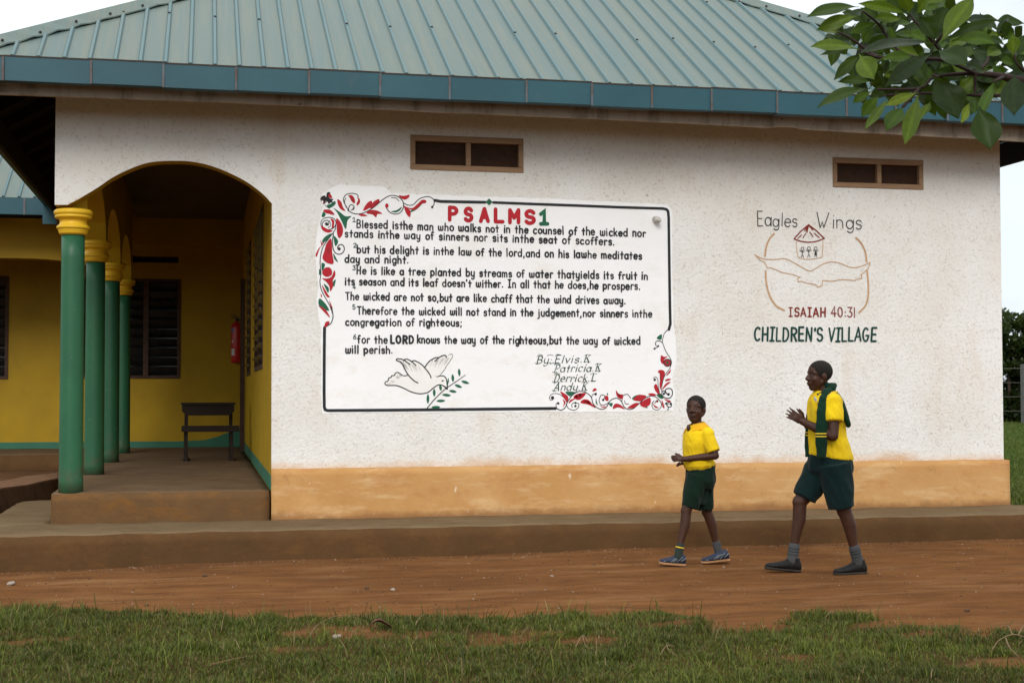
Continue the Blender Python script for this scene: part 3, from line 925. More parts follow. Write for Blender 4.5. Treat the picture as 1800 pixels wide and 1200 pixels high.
p_dgreen = flat_paint("dark_green_lettering_paint", (0.008, 0.052, 0.042, 1))
p_sig = flat_paint("thin_green_paint", (0.022, 0.062, 0.042, 1))
p_rust = flat_paint("rust_red_paint", (0.22, 0.022, 0.014, 1))
p_tan = flat_paint("tan_paint", (0.54, 0.33, 0.18, 1))
p_grey = flat_paint("grey_pencil_paint", (0.42, 0.40, 0.40, 1))
p_dove = flat_paint("dove_cream_paint", (0.84, 0.83, 0.81, 1), var=.94)

LAY = [0]
def wall_pt(px, py, off):
    return PY(px, py, WY - off)
class Paint:
    """collects painted strokes and shapes given in photo pixels of the wall, each on its own film thickness"""
    def __init__(s, off): s.bm = bmesh.new(); s.off = off; s.k = 0
    def _o(s):
        s.k += 1
        return s.off + 0.00012 * (s.k % 23)
    def stroke(s, pts, w, smooth=False, per=5, taper=None, caps=True, mi=0, closed=False):
        P = [np.array(p, float) for p in (smooth_path(pts, per, closed) if smooth else pts)]
        if closed: P.append(P[0])
        Q = [P[0]]
        for p in P[1:]:
            if np.hypot(*(p - Q[-1])) > 0.05: Q.append(p)
        P = Q
        n = len(P)
        if n < 2: return
        off = s._o()
        Lr, Rr = [], []
        for i in range(n):
            d0 = P[i] - P[i - 1] if i > 0 else P[1] - P[0]
            d1 = P[i + 1] - P[i] if i < n - 1 else P[-1] - P[-2]
            d0 = d0 / (np.hypot(*d0) + 1e-9); d1 = d1 / (np.hypot(*d1) + 1e-9)
            d = d0 + d1
            if np.hypot(*d) < 1e-3: d = d1
            d = d / np.hypot(*d)
            nr = np.array([-d[1], d[0]])
            c = max(0.55, abs(np.dot(d, d1)))
            h = w / 2 / c
            if taper is not None:
                t = i / (n - 1)
                h *= float(np.interp(t, np.linspace(0, 1, len(taper)), taper))
            Lr.append(P[i] + nr * h); Rr.append(P[i] - nr * h)
        vl = [s.bm.verts.new(wall_pt(q[0], q[1], off)) for q in Lr]
        vr = [s.bm.verts.new(wall_pt(q[0], q[1], off)) for q in Rr]
        for i in range(n - 1):
            s.bm.faces.new((vl[i], vl[i + 1], vr[i + 1], vr[i])).material_index = mi
        if caps and not closed:
            for e, a, b, dr in ((0, vl, vr, P[0] - P[1]), (-1, vr, vl, P[-1] - P[-2])):
                dr = dr / (np.hypot(*dr) + 1e-9)
                c = P[e]; r = np.hypot(*(Lr[e] - c))
                nr = (Lr[e] if e == 0 else Rr[e]) - c
                fan = [a[e]]
                for k in (1, 2, 3):
                    an = math.pi * k / 4
                    q = c + nr * math.cos(an) + dr * r * math.sin(an)
                    fan.append(s.bm.verts.new(wall_pt(q[0], q[1], off)))
                fan.append(b[e])
                try: s.bm.faces.new(fan).material_index = mi
                except ValueError: pass
    def shape(s, pts, smooth=True, per=4, mi=0):
        P = smooth_path(pts, per, True) if smooth else pts
        off = s._o()
        vs = [s.bm.verts.new(wall_pt(q[0], q[1], off)) for q in P]
        es = [s.bm.edges.new((vs[i], vs[(i + 1) % len(vs)])) for i in range(len(vs))]
        r = bmesh.ops.triangle_fill(s.bm, use_beauty=True, use_dissolve=False, edges=es)
        for g in r['geom']:
            if isinstance(g, bmesh.types.BMFace): g.material_index = mi
    def disc(s, cx, cy, r, mi=0, ry=None):
        s.shape([(cx + r * math.cos(a), cy + (ry or r) * math.sin(a)) for a in np.arange(14) * 2 * math.pi / 14], smooth=False, mi=mi)
    def done(s, name, mats, parent):
        for f in s.bm.faces:
            f.normal_update()
            if f.normal.y > 0: f.normal_flip()
        return obj(name, s.bm, mats, parent)
def tr(ox, oy, sc):
    return lambda pts: [(ox + x / sc, oy + y / sc) for x, y in pts]

# ---- single-stroke lettering in the sign-writer's rounded hand: x-height 1, ascender 1.62, descender -.55
def arc(cx, cy, rx, ry, a0, a1, n=10):
    return [(cx + rx * math.cos(math.radians(a0 + (a1 - a0) * i / n)), cy + ry * math.sin(math.radians(a0 + (a1 - a0) * i / n))) for i in range(n + 1)]
AS, DS = 1.66, -0.50
O_ = lambda cx=.40, rx=.40: arc(cx, .5, rx, .5, 90, 450, 16)
GL = {
 'a': (.86, [O_(.38, .38), [(.78, 1), (.78, 0)]]), 'b': (.84, [[(.04, AS), (.04, 0)], O_(.42, .38)]), 'c': (.74, [arc(.42, .5, .40, .5, 48, 312, 12)]),
 'd': (.86, [O_(.38, .38), [(.78, AS), (.78, 0)]]), 'e': (.82, [[(.04, .54), (.78, .54)], arc(.41, .5, .39, .5, 4, 318, 14)]),
 'f': (.58, [[(.62, 1.50)] + arc(.42, 1.30, .20, .30, 60, 180, 6) + [(.22, 0)], [(.0, .92), (.50, .92)]]),
 'g': (.86, [O_(.38, .38), [(.78, 1), (.78, -.15)] + arc(.44, -.14, .34, .32, 0, -150, 7)]), 'h': (.80, [[(.04, AS), (.04, 0)], [(.04, .55)] + arc(.38, .62, .34, .38, 170, 0, 7) + [(.72, 0)]]),
 'i': (.22, [[(.08, 1), (.08, 0)], [(.08, 1.42), (.08, 1.47)]]), 'j': (.34, [[(.20, 1), (.20, -.2)] + arc(-.06, -.2, .26, .32, 0, -110, 5), [(.20, 1.42), (.20, 1.47)]]),
 'k': (.76, [[(.04, AS), (.04, 0)], [(.66, 1.0), (.06, .46)], [(.24, .60), (.70, 0)]]), 'l': (.20, [[(.08, AS), (.08, 0)]]),
 'm': (1.16, [[(.04, 1), (.04, 0)], [(.04, .6)] + arc(.30, .66, .26, .34, 170, 0, 6) + [(.56, 0)], [(.56, .6)] + arc(.82, .66, .26, .34, 170, 0, 6) + [(1.08, 0)]]),
 'n': (.78, [[(.04, 1), (.04, 0)], [(.04, .55)] + arc(.37, .62, .33, .38, 170, 0, 7) + [(.70, 0)]]), 'o': (.84, [O_(.42, .40)]),
 'p': (.84, [[(.04, 1), (.04, DS)], O_(.42, .38)]), 'r': (.58, [[(.04, 1), (.04, 0)], [(.04, .55)] + arc(.36, .60, .32, .40, 170, 50, 6)]),
 's': (.66, [[(.58, .84)] + arc(.32, .74, .28, .26, 40, 215, 7) + [(.30, .52)] + arc(.32, .26, .29, .27, 60, -150, 8)]),
 't': (.60, [[(.28, 1.45), (.28, 0)], [(.0, .95), (.56, .95)]]), 'u': (.80, [[(.04, 1), (.04, .38)] + arc(.37, .38, .33, .38, 180, 350, 7), [(.72, 1), (.72, 0)]]),
 'v': (.74, [[(.02, 1), (.36, 0)], [(.36, 0), (.70, 1)]]),
 'w': (1.12, [[(.04, 1), (.04, .38)] + arc(.29, .34, .25, .34, 180, 360, 6) + [(.54, .9)], [(.54, .38)] + arc(.79, .34, .25, .34, 180, 360, 6) + [(1.04, 1)]]),
 'y': (.80, [[(.04, 1), (.04, .5)] + arc(.37, .46, .33, .40, 180, 340, 6), [(.70, 1), (.70, -.15)] + arc(.38, -.18, .32, .36, 0, -140, 6)]),
 'B': (.92, [[(.06, AS), (.06, 0)], [(.06, AS)] + arc(.42, 1.24, .34, .38, 90, -90, 8) + [(.06, .86)], [(.06, .86)] + arc(.44, .43, .40, .43, 90, -90, 8) + [(.06, 0)]]),
 'H': (.96, [[(.06, AS), (.06, 0)], [(.80, AS), (.80, 0)], [(.06, .82), (.80, .82)]]), 'I': (.66, [[(.29, AS), (.29, 0)], [(.02, AS), (.56, AS)], [(.02, 0), (.56, 0)]]),
 'T': (.86, [[(.40, AS), (.40, 0)], [(-.04, AS), (.84, AS)]]), 'L': (.76, [[(.08, AS), (.08, 0)], [(.08, 0), (.68, 0)]]),
 'O': (1.00, [arc(.46, .81, .42, .81, 90, 450, 18)]), 'R': (.92, [[(.08, AS), (.08, 0)], [(.08, AS)] + arc(.42, 1.22, .38, .40, 90, -90, 8) + [(.08, .82)], [(.40, .80), (.80, 0)]]),
 'D': (.96, [[(.08, AS), (.08, 0)], [(.08, AS)] + arc(.30, .81, .54, .81, 90, -90, 10) + [(.08, 0)]]),
 'C': (.92, [arc(.50, .81, .44, .81, 50, 310, 14)]), 'E': (.82, [[(.08, AS), (.08, 0)], [(.08, AS), (.74, AS)], [(.08, .84), (.66, .84)], [(.08, 0), (.74, 0)]]),
 'N': (.98, [[(.08, 0), (.08, AS)], [(.08, AS), (.82, 0)], [(.82, 0), (.82, AS)]]), 'S': (.86, [[(.76, 1.34)] + arc(.42, 1.21, .34, .41, 30, 230, 8) + [(.44, .80)] + arc(.42, .42, .37, .42, 55, -155, 9)]),
 'V': (.92, [[(.02, AS), (.44, 0)], [(.44, 0), (.86, AS)]]), 'A': (.98, [[(.02, 0), (.46, AS)], [(.46, AS), (.90, 0)], [(.18, .52), (.74, .52)]]),
 'G': (.98, [arc(.48, .81, .42, .81, 50, 352, 16), [(.90, .70), (.54, .70)]]), 'P': (.86, [[(.08, AS), (.08, 0)], [(.08, AS)] + arc(.42, 1.20, .36, .42, 90, -90, 8) + [(.08, .78)]]),
 'M': (1.10, [[(.08, 0), (.08, AS)], [(.08, AS), (.52, .62)], [(.52, .62), (.96, AS)], [(.96, AS), (.96, 0)]]), 'K': (.86, [[(.08, AS), (.08, 0)], [(.76, AS), (.10, .76)], [(.32, .94), (.80, 0)]]),
 'W': (1.50, [[(.02, AS), (.38, 0)], [(.38, 0), (.62, .62), (.80, .02)], [(.80, .02), (1.36, AS)]]),
 '1': (.56, [[(.02, 1.28), (.30, AS), (.30, 0)], [(.02, 0), (.56, 0)]]), '2': (.80, [arc(.38, 1.22, .34, .40, 165, -30, 8) + [(.04, 0)], [(.04, 0), (.74, 0)]]),
 '3': (.78, [[(.04, AS), (.66, AS), (.34, .94)] + arc(.34, .46, .38, .46, 80, -150, 9)]), '4': (.86, [[(.56, 0), (.56, AS), (.02, .50), (.80, .50)]]),
 '5': (.78, [[(.66, AS), (.14, AS), (.10, .92)] + arc(.36, .50, .36, .48, 130, -150, 10)]), '6': (.80, [[(.62, AS)] + arc(.66, .50, .58, 1.0, 120, 180, 5) , arc(.40, .46, .34, .46, 90, 450, 14)]),
 '0': (.86, [arc(.40, .81, .35, .81, 90, 450, 16)]),
 ',': (.30, [[(.14, .06), (.04, -.28)]]), '.': (.28, [[(.10, .04), (.10, .09)]]), ':': (.32, [[(.12, .12), (.12, .18)], [(.12, .80), (.12, .86)]]),
 ';': (.32, [[(.14, .06), (.04, -.26)], [(.12, .78), (.12, .84)]]), "'": (.22, [[(.10, 1.60), (.08, 1.30)]]), ' ': (.78, []),
}
def letter_line(pt, text, x0, y0, x1, y1, xh, w, gap=.36, mi=0, slant=0.0, jit=0.075, cap=None, seed=0, dip=0.0, pen=False):
    """one painted line from (x0, y0) to (x1, y1) baseline, in photo pixels"""
    rg = random.Random(hash(text) % 1000 if False else len(text) * 31 + seed)
    tot = sum(GL[c][0] + (gap if c != ' ' else 0.10) for c in text) - gap
    sx = (x1 - x0) / tot
    cur = 0.0
    for c in text:
        adv, strokes = GL[c]
        h = xh * (1 + rg.uniform(-jit, jit) * .8)
        if cap and c.isupper(): h = cap / AS
        dy = rg.uniform(-jit, jit) * xh * .6
        dx = rg.uniform(-jit, jit) * xh * .4
        rot = rg.uniform(-jit, jit) * .5
        ww = w * (1 + rg.uniform(-.12, .12))
        for st in strokes:
            P = []
            for gx, gy in st:
                X = gx * sx + (gy * h) * (slant + rot) + dx
                px = x0 + cur * sx + X
                t = (px - x0) / (x1 - x0)
                P.append((px, y0 + (y1 - y0) * t + dip * 4 * t * (1 - t) + dy - gy * h))
            if pen:                                        # broad-nibbed pen: thick down-strokes, hairline up-strokes
                tp = []
                for i in range(len(P)):
                    q0, q1 = P[max(0, i - 1)], P[min(len(P) - 1, i + 1)]
                    a = math.atan2(q1[1] - q0[1], q1[0] - q0[0])
                    tp.append(.35 + 1.25 * abs(math.sin(a + .55)))
                pt.stroke(P, ww, mi=mi, taper=tp)
            else: pt.stroke(P, ww, mi=mi)
        cur += adv + (gap if c != ' ' else 0.10)

# ---- panel
T7 = tr(540, 320, 1800 / 660.0)
pn = [(75, 120), (66, 58), (150, 12), (370, 22), (402, 52), (620, 62), (900, 72), (1100, 76), (1400, 92), (1730, 108), (1752, 140), (1750, 400), (1760, 700), (1772, 850), (1752, 940), (1762, 1000), (1756, 1096), (1500, 1100), (1200, 1100), (700, 1104), (72, 1108), (66, 980), (64, 700), (44, 590), (52, 500), (36, 350), (52, 220)]
pp = Paint(0.0022)
pnw = []
for (a, b), (c, d) in zip(pn, pn[1:] + pn[:1]):
    nseg = max(2, int(math.hypot(c - a, d - b) / 14))
    for k in range(nseg):
        t = k / nseg
        n = mnoise.noise_vector(Vector(((a + (c - a) * t) * .03, (b + (d - b) * t) * .03, 0)))
        pnw.append((a + (c - a) * t + n.x * 5, b + (d - b) * t + n.y * 5))
pp.shape(T7(pnw), smooth=False)
mural = pp.done("painted_mural", m_panel, bld)
mural['label'] = "white painted psalm panel with black verses and floral corners"

# ---- border
pb = Paint(0.0050)
bw = 14 / 2.727
pb.stroke(T7([(612, 88), (640, 93), (740, 95), (853, 97)]), bw)
pb.stroke(T7([(893, 98), (1100, 106), (1300, 113), (1500, 121), (1705, 127), (1722, 131), (1730, 140), (1733, 170), (1736, 400), (1739, 600), (1741, 680), (1734, 706)]), bw * .92)
pb.stroke(T7([(83, 697), (82, 800), (81, 1000), (82, 1078), (86, 1090), (98, 1094), (400, 1092), (800, 1088), (1000, 1086), (1190, 1084)]), bw * 1.02)
pb.shape(T7([(872, 79), (889, 96), (872, 112), (855, 96)]), smooth=False, mi=1)
pb.done("border", [p_black, p_green], mural)

# ---- words
pv = Paint(0.0050)
xh = 22.0 / 2.727
LN = [("Blessed isthe man who walks not in the counsel of the wicked nor", 238, 218, 1622, 262, 2), ("stands inthe way of sinners nor sits inthe seat of scoffers.", 182, 262, 1473, 302, 3),
      ("but his delight is inthe law of the lord,and on his lawhe meditates", 240, 338, 1604, 370, 4), ("day and night.", 182, 385, 486, 389, 5),
      ("He is like a tree planted by streams of water thatyields its fruit in", 238, 440, 1632, 467, 6), ("its season and its leaf doesn't wither. In all that he does,he prospers.", 183, 492, 1596, 515, 7),
      ("The wicked are not so,but are like chaff that the wind drives away.", 186, 563, 1526, 584, 8), ("Therefore the wicked will not stand in the judgement,nor sinners inthe", 242, 632, 1652, 648, 9),
      ("congregation of righteous;", 185, 687, 742, 690, 10), ("will perish.", 184, 820, 410, 820, 12)]
for t, a, b, c, d, s in LN:
    (A, B), (C_, D) = T7([(a, b), (c, d)])
    letter_line(pv, t, A, B, C_, D, xh, 2.55, seed=s, dip=0.4 if s == 2 else 0)
for t, a, c, wd in (("for the", 243, 384, 2.55), ("LORD", 400, 512, 3.4), ("knows the way of the righteous,but the way of wicked", 528, 1596, 2.55)):
    (A, B), (C_, D) = T7([(a, 771), (c, 771 + (c - 240) * .005)])
    letter_line(pv, t, A, B, C_, D, xh, wd, seed=11)
for t, x, y, h in (("1", 218, 190, 20), ("2", 222, 313, 20), ("3", 218, 421, 20), ("4", 219, 512, 22), ("5", 217, 609, 22), ("6", 221, 752, 22)):
    (A, B), (C_, D) = T7([(x, y), (x + 14, y)])
    letter_line(pv, t, A, B, C_, D, h / AS / 2.727, 1.5, mi=1, jit=0)
pv.done("verse_text", [p_black, p_dgreen], mural)
pt = Paint(0.0050)
for ch, x0, x1, yb in (("P", 683, 716, 181), ("S", 759, 788, 185), ("A", 832, 867, 188), ("L", 903, 938, 190), ("M", 972, 1013, 194), ("S", 1050, 1087, 197), ("1", 1120, 1152, 200)):
    adv = GL[ch][0]
    xs_ = [g[0] for st in GL[ch][1] for g in st]
    mn, mx = min(xs_), max(xs_)
    for st in GL[ch][1]:
        P = [(x0 + (gx - mn) / (mx - mn) * (x1 - x0), yb - gy * 60 / AS) for gx, gy in st]
        pt.stroke(T7(P), 6.6, mi=1 if ch == "1" else 0)
pt.done("heading_text", [p_red, p_green], mural)
ps = Paint(0.0050)
for t, a, b, c, d in (("By:", 1100, 868, 1172, 868), ("Elvis.K", 1186, 867, 1352, 863), ("Patricia.K", 1184, 910, 1402, 906), ("Derrick.L", 1182, 957, 1380, 953), ("Andy.K", 1182, 998, 1338, 997)):
    (A, B), (C_, D) = T7([(a, b), (c, d)])
    letter_line(ps, t, A, B, C_, D, 8.0, 1.25, slant=.30, jit=.07, gap=.30, seed=3, pen=True)
    # little flourishes under the capitals
    ps.stroke([(A - 3, B - 1), (A, B + 1.2), (A + 5, B - .2)], .8, smooth=True)
    ps.stroke([(A + 1, B - 12), (A + 5, B - 15.5), (A + 11, B - 14)], .8, smooth=True)
    ps.stroke([(C_ - 8, B - 13.5), (C_ - 3, B - 15), (C_ + 3, B - 14)], .7, smooth=True)
    ps.stroke([(C_ - 8, D), (C_ - 4, D - 1), (C_ - 2, D + 1), (C_ + 2, D - 1)], .7, smooth=True)
ps.done("signature_text", [p_sig], mural)

# ---- dove with olive branch
TD = tr(660, 600, 1714 / 200.0)
pd = Paint(0.0040)
wing1 = [(640, 622), (580, 590), (500, 510), (440, 410), (400, 330), (318, 282), (330, 260), (420, 272), (470, 266), (540, 300), (580, 288), (640, 312), (700, 350), (770, 430), (820, 500), (838, 548), (760, 610)]
wing2 = [(745, 385), (800, 310), (860, 265), (920, 240), (960, 242), (1020, 210), (1062, 222), (1120, 200), (1156, 198), (1160, 222), (1120, 290), (1070, 360), (1030, 430), (985, 485), (940, 525), (820, 490)]
body = [(480, 510), (430, 516), (390, 500), (340, 466), (300, 480), (285, 510), (245, 516), (235, 540), (200, 552), (190, 590), (150, 612), (145, 640), (180, 660), (250, 660), (330, 666), (420, 700), (520, 750), (620, 780), (700, 785), (790, 765), (860, 710), (930, 660), (980, 652), (1030, 672), (1078, 716), (1082, 640), (1070, 570), (1040, 528), (1000, 516), (940, 526), (820, 490), (640, 560)]
for q in (body, wing2, wing1): pd.shape(TD(q), mi=1)
rg = random.Random(5)
for k in range(46):                                       # feather shading
    t = rg.random()
    if k % 2: a, b = (350 + 300 * t, 275 + 60 * t + 40 * rg.random()), (470 + 260 * t, 420 + 120 * t + 30 * rg.random())
    else: a, b = (860 + 250 * t, 265 - 40 * t + 30 * rg.random()), (800 + 200 * t, 400 + 60 * rg.random())
    f = .35 + .5 * rg.random()
    pd.stroke(TD([a, (a[0] + (b[0] - a[0]) * f, a[1] + (b[1] - a[1]) * f)]), .55, mi=2, taper=[1, .3])
for k in range(14):
    x = 170 + rg.random() * 220
    pd.stroke(TD([(x, 660 - (x - 170) * .75 - rg.random() * 60), (x + 50, 650 - (x - 170) * .6 - rg.random() * 40)]), .5, mi=2)
W_ = 1.9
for q in ([(640, 622), (580, 590), (500, 510), (440, 410), (400, 330), (360, 300), (318, 282), (322, 262), (350, 260), (420, 275), (520, 345)], [(425, 290), (440, 272), (475, 266), (510, 280), (560, 315), (610, 360)],
          [(545, 300), (575, 288), (620, 300), (700, 350), (770, 430), (820, 500), (838, 548)], [(745, 385), (800, 310), (860, 265), (920, 240), (958, 246)], [(895, 295), (960, 240), (1020, 210), (1058, 213), (1066, 240)],
          [(1060, 240), (1120, 200), (1150, 196), (1160, 220), (1120, 290), (1070, 360), (1030, 430), (985, 485), (942, 526)], [(810, 490), (860, 490), (910, 520), (940, 528)], [(940, 526), (1000, 516), (1040, 528), (1068, 570), (1078, 640), (1084, 716)],
          body[:27], [(1030, 670), (1060, 690), (1082, 714)], [(1003, 600), (1010, 588), (1026, 590)]):
    pd.stroke(TD(q), W_, smooth=True, mi=0)
pd.stroke(TD([(1098, 555), (1096, 600), (1085, 650)]), 2.6, mi=3, taper=[.5, 1, .6])
pd.stroke(TD([(770, 1015), (880, 880), (1000, 760), (1085, 690), (1220, 600), (1355, 505)]), 1.6, smooth=True, mi=0, taper=[1, 1, .7])
for cx, cy, an, l in ((1262, 465, 95, 58), (1165, 550, 95, 58), (980, 695, 100, 46), (885, 770, 92, 58), (790, 862, 90, 74), (910, 988, 2, 66), (985, 892, 2, 66), (1070, 805, -6, 66), (1165, 748, -10, 58), (1248, 670, -20, 58), (1352, 612, -17, 62)):
    ca, sa = math.cos(math.radians(an)), -math.sin(math.radians(an))
    pd.shape(TD([(cx + ca * l * u - sa * v * 20, cy + sa * l * u + ca * v * 20) for u, v in ((-1, 0), (-.5, .8), (.2, 1), (.7, .6), (1, 0), (.6, -.7), (0, -1), (-.6, -.7))]), mi=3)
pd.done("dove_drawing", [p_black, p_dove, p_grey, p_green], mural)

# ---- floral corner, upper left
TA = tr(550, 330, 1200 / 230.0)
po = Paint(0.0035)
R_, G_, K_, D_ = 0, 1, 2, 3
def sh(T, mi, *polys):
    for q in polys: po.shape(T(q), mi=mi)
sh(TA, R_, [(325, 72), (360, 70), (385, 108), (382, 145), (355, 125), (340, 95)], [(405, 80), (430, 108), (430, 140), (403, 165), (402, 140), (414, 115)], [(225, 105), (260, 130), (275, 175), (298, 212), (260, 200), (232, 160)],
   [(460, 212), (490, 150), (530, 120), (545, 140), (520, 185)], [(528, 190), (555, 130), (600, 105), (612, 120), (590, 155)], [(490, 235), (530, 205), (590, 210), (637, 237), (592, 243), (580, 272), (545, 245)],
   [(420, 248), (460, 240), (500, 258), (450, 262)], [(785, 70), (835, 75), (886, 65), (872, 97), (830, 108)], [(835, 165), (870, 190), (896, 215), (890, 270), (855, 235)],
   [(850, 175), (910, 187), (958, 150), (1000, 112), (1038, 116), (1035, 140), (1002, 148), (950, 195), (900, 202)],
   [(95, 205), (150, 200), (185, 225), (196, 250), (150, 240), (115, 230)], [(72, 345), (90, 390), (140, 412), (182, 395), (140, 382), (100, 360)], [(215, 280), (250, 310), (276, 370), (270, 430), (240, 462), (222, 420), (218, 340)],
   [(68, 480), (86, 508), (106, 500), (62, 560), (36, 630), (24, 615), (50, 560), (76, 530)], [(165, 465), (175, 520), (178, 600), (190, 690), (150, 696), (110, 675), (88, 640), (105, 580), (125, 510)],
   [(85, 770), (110, 735), (150, 730), (175, 760), (170, 800), (130, 817), (95, 800)], [(85, 830), (130, 832), (172, 812), (196, 755), (206, 800), (182, 850), (186, 900), (160, 950), (150, 900), (120, 860)],
   [(82, 890), (110, 930), (140, 980), (157, 1000), (130, 1000), (100, 950)], [(50, 1078), (110, 1112), (140, 1150), (156, 1190), (110, 1145)], [(150, 1030), (180, 1100), (170, 1110), (158, 1070)],
   [(72, 970), (84, 990), (76, 1006)], [(155, 55), (170, 70), (176, 95), (150, 90), (140, 70), (150, 62)], [(80, 110), (105, 112), (112, 135), (92, 146), (96, 126)], [(160, 285), (195, 300), (190, 360), (172, 376), (176, 320)])
sh(TA, G_, [(188, 185), (250, 225), (300, 262), (354, 260), (318, 300), (302, 380), (265, 310), (225, 232)], [(715, 217), (770, 205), (815, 175), (800, 207), (760, 227)], [(890, 228), (920, 190), (975, 160), (1005, 145), (950, 200)],
   [(80, 262), (95, 220), (118, 245), (100, 270)], [(84, 492), (110, 450), (170, 418), (152, 460), (100, 502)], [(190, 440), (232, 490), (205, 535)], [(188, 600), (225, 668), (228, 682), (196, 652)],
   [(80, 690), (112, 705), (85, 762)], [(210, 840), (180, 872), (195, 907)], [(100, 880), (145, 918), (140, 962), (120, 930)], [(60, 1015), (110, 1055), (150, 1122), (118, 1120), (55, 1075)],
   [(128, 160), (160, 150), (200, 122), (208, 148), (175, 178), (145, 186)], [(58, 745), (70, 760), (66, 800), (56, 790)])
sh(TA, D_, [(515, 180), (530, 150), (540, 150), (530, 185)], [(548, 180), (575, 135), (592, 130), (575, 165)], [(510, 232), (560, 218), (600, 228), (555, 240)], [(345, 85), (365, 90), (372, 120), (356, 112)], [(240, 350), (255, 380), (248, 425), (238, 400)],
   [(125, 560), (150, 540), (160, 590), (140, 600)], [(870, 185), (920, 192), (965, 160), (1005, 125), (1012, 135), (950, 185)], [(430, 108), (424, 130), (412, 150)])
sh(TA, G_, [(95, 632), (135, 622), (176, 662), (150, 682), (115, 668)], [(112, 765), (130, 752), (150, 768), (146, 792), (122, 792)])
sh(TA, K_, [(68, 100), (85, 78), (112, 72), (122, 88), (128, 48), (150, 40), (160, 52), (142, 78), (160, 100), (188, 104), (176, 120), (186, 136), (160, 138), (146, 152), (134, 128), (118, 122), (104, 140), (92, 112), (80, 116), (76, 128)])
LW = 8 / 5.217
for q, w in (([(350, 205), (372, 198), (378, 176), (360, 156), (338, 165), (328, 190), (330, 212)], 1), ([(330, 212), (305, 170), (280, 115), (300, 68), (350, 52), (400, 60), (418, 80)], 1),
             ([(320, 208), (370, 235), (430, 240), (500, 216), (570, 170), (640, 110), (700, 76), (750, 72), (800, 95), (830, 140), (825, 195), (790, 235), (740, 240), (700, 220), (675, 185), (668, 158)], 1.05),
             ([(832, 140), (870, 160), (920, 155), (960, 115), (1000, 92), (1060, 82), (1104, 105), (1112, 145), (1095, 178)], 1), ([(720, 92), (760, 95), (790, 122)], .8), ([(302, 95), (290, 130), (306, 182)], .9),
             ([(125, 330), (135, 345), (148, 325), (135, 300), (105, 305), (85, 335), (100, 375), (140, 385), (185, 370), (212, 330), (200, 290), (160, 272), (115, 275)], 1), ([(150, 300), (165, 340), (140, 368)], .7), ([(115, 275), (80, 300), (72, 340)], .8),
             ([(212, 330), (204, 382), (172, 430), (110, 512), (80, 580), (66, 680), (74, 780), (65, 860), (76, 930), (110, 1000), (150, 1070), (180, 1150), (186, 1190)], .95),
             ([(188, 420), (180, 500), (190, 570), (220, 605), (262, 604), (288, 570), (280, 532), (252, 520), (226, 545), (238, 566)], 1.05), ([(185, 108), (150, 110), (120, 130), (98, 150)], .9), ([(110, 160), (150, 190)], .7)):
    po.stroke(TA(q), LW * w, smooth=True, mi=K_)
for a, b, r in ((1094, 178, 11), (240, 560, 15), (125, 332, 15), (372, 190, 9)): po.disc(550 + a / 5.217, 330 + b / 5.217, r / 5.217, K_)
po.disc(550 + 678 / 5.217, 330 + 165 / 5.217, 3.0, R_, 4.2)
TB2 = tr(550, 480, 692 / 150.0)
po.stroke(TB2([(152, 275), (163, 345), (150, 400), (122, 424), (96, 440)]), 1.5, smooth=True, mi=K_)
sh(TB2, R_, [(92, 436), (104, 396), (130, 390), (134, 404), (112, 430)]); sh(TB2, G_, [(104, 434), (118, 408), (134, 404), (124, 424)])

po.done("floral_ornament", [p_red, p_green, p_black, p_dred], mural)
# ---- floral corner, lower right
po = Paint(0.0035)
TB = tr(950, 560, 1667 / 250.0)
sh(TB, R_, [(1408, 500), (1414, 428), (1450, 446), (1490, 440), (1450, 482), (1440, 532)], [(1375, 620), (1410, 598), (1457, 620), (1450, 690), (1422, 780), (1405, 832), (1395, 760), (1416, 670)], [(1330, 790), (1360, 765), (1390, 840), (1402, 900), (1350, 850)],
   [(1440, 800), (1480, 750), (1530, 740), (1480, 782), (1430, 832)], [(1458, 720), (1500, 700), (1532, 712), (1480, 732)], [(1468, 672), (1525, 595), (1520, 632)], [(230, 852), (290, 880), (327, 920), (310, 972), (270, 920)],
   [(260, 940), (296, 980), (260, 1037), (275, 990)], [(330, 992), (350, 950), (412, 930), (360, 972)], [(385, 920), (430, 880), (532, 870), (490, 930), (440, 952)], [(470, 985), (500, 945), (560, 950), (600, 990), (647, 1045), (560, 1005)],
   [(690, 1008), (730, 1040), (782, 1020), (760, 1048)], [(848, 1057), (870, 998), (930, 1003), (992, 1060), (910, 1037)], [(885, 838), (920, 880), (967, 890), (960, 942), (900, 912)], [(755, 908), (790, 905), (797, 960), (760, 950)],
   [(1020, 1045), (1100, 990), (1152, 990), (1100, 1042)], [(1090, 945), (1150, 892), (1242, 905), (1180, 962), (1130, 962)], [(1168, 990), (1280, 922), (1287, 1000), (1215, 1037)], [(1263, 880), (1320, 873), (1362, 895), (1300, 902)],
   [(1308, 968), (1335, 1010), (1387, 1042), (1340, 1037)], [(610, 852), (632, 812), (662, 832)], [(1420, 950), (1437, 980), (1455, 1042), (1430, 1030)], [(1448, 938), (1532, 965), (1500, 977)], [(1500, 100), (1520, 105), (1516, 140), (1498, 130)])
sh(TB, G_, [(1363, 230), (1395, 192), (1424, 188), (1415, 247)], [(1363, 888), (1420, 880), (1442, 932), (1400, 932)], [(293, 855), (402, 860), (345, 908)], [(1073, 937), (1112, 900), (1180, 893), (1130, 962)], [(652, 928), (660, 965), (672, 1012), (648, 985)],
   [(800, 992), (848, 988), (830, 1032)], [(1225, 1040), (1245, 1030), (1262, 1046)], [(778, 885), (790, 868), (794, 895)])
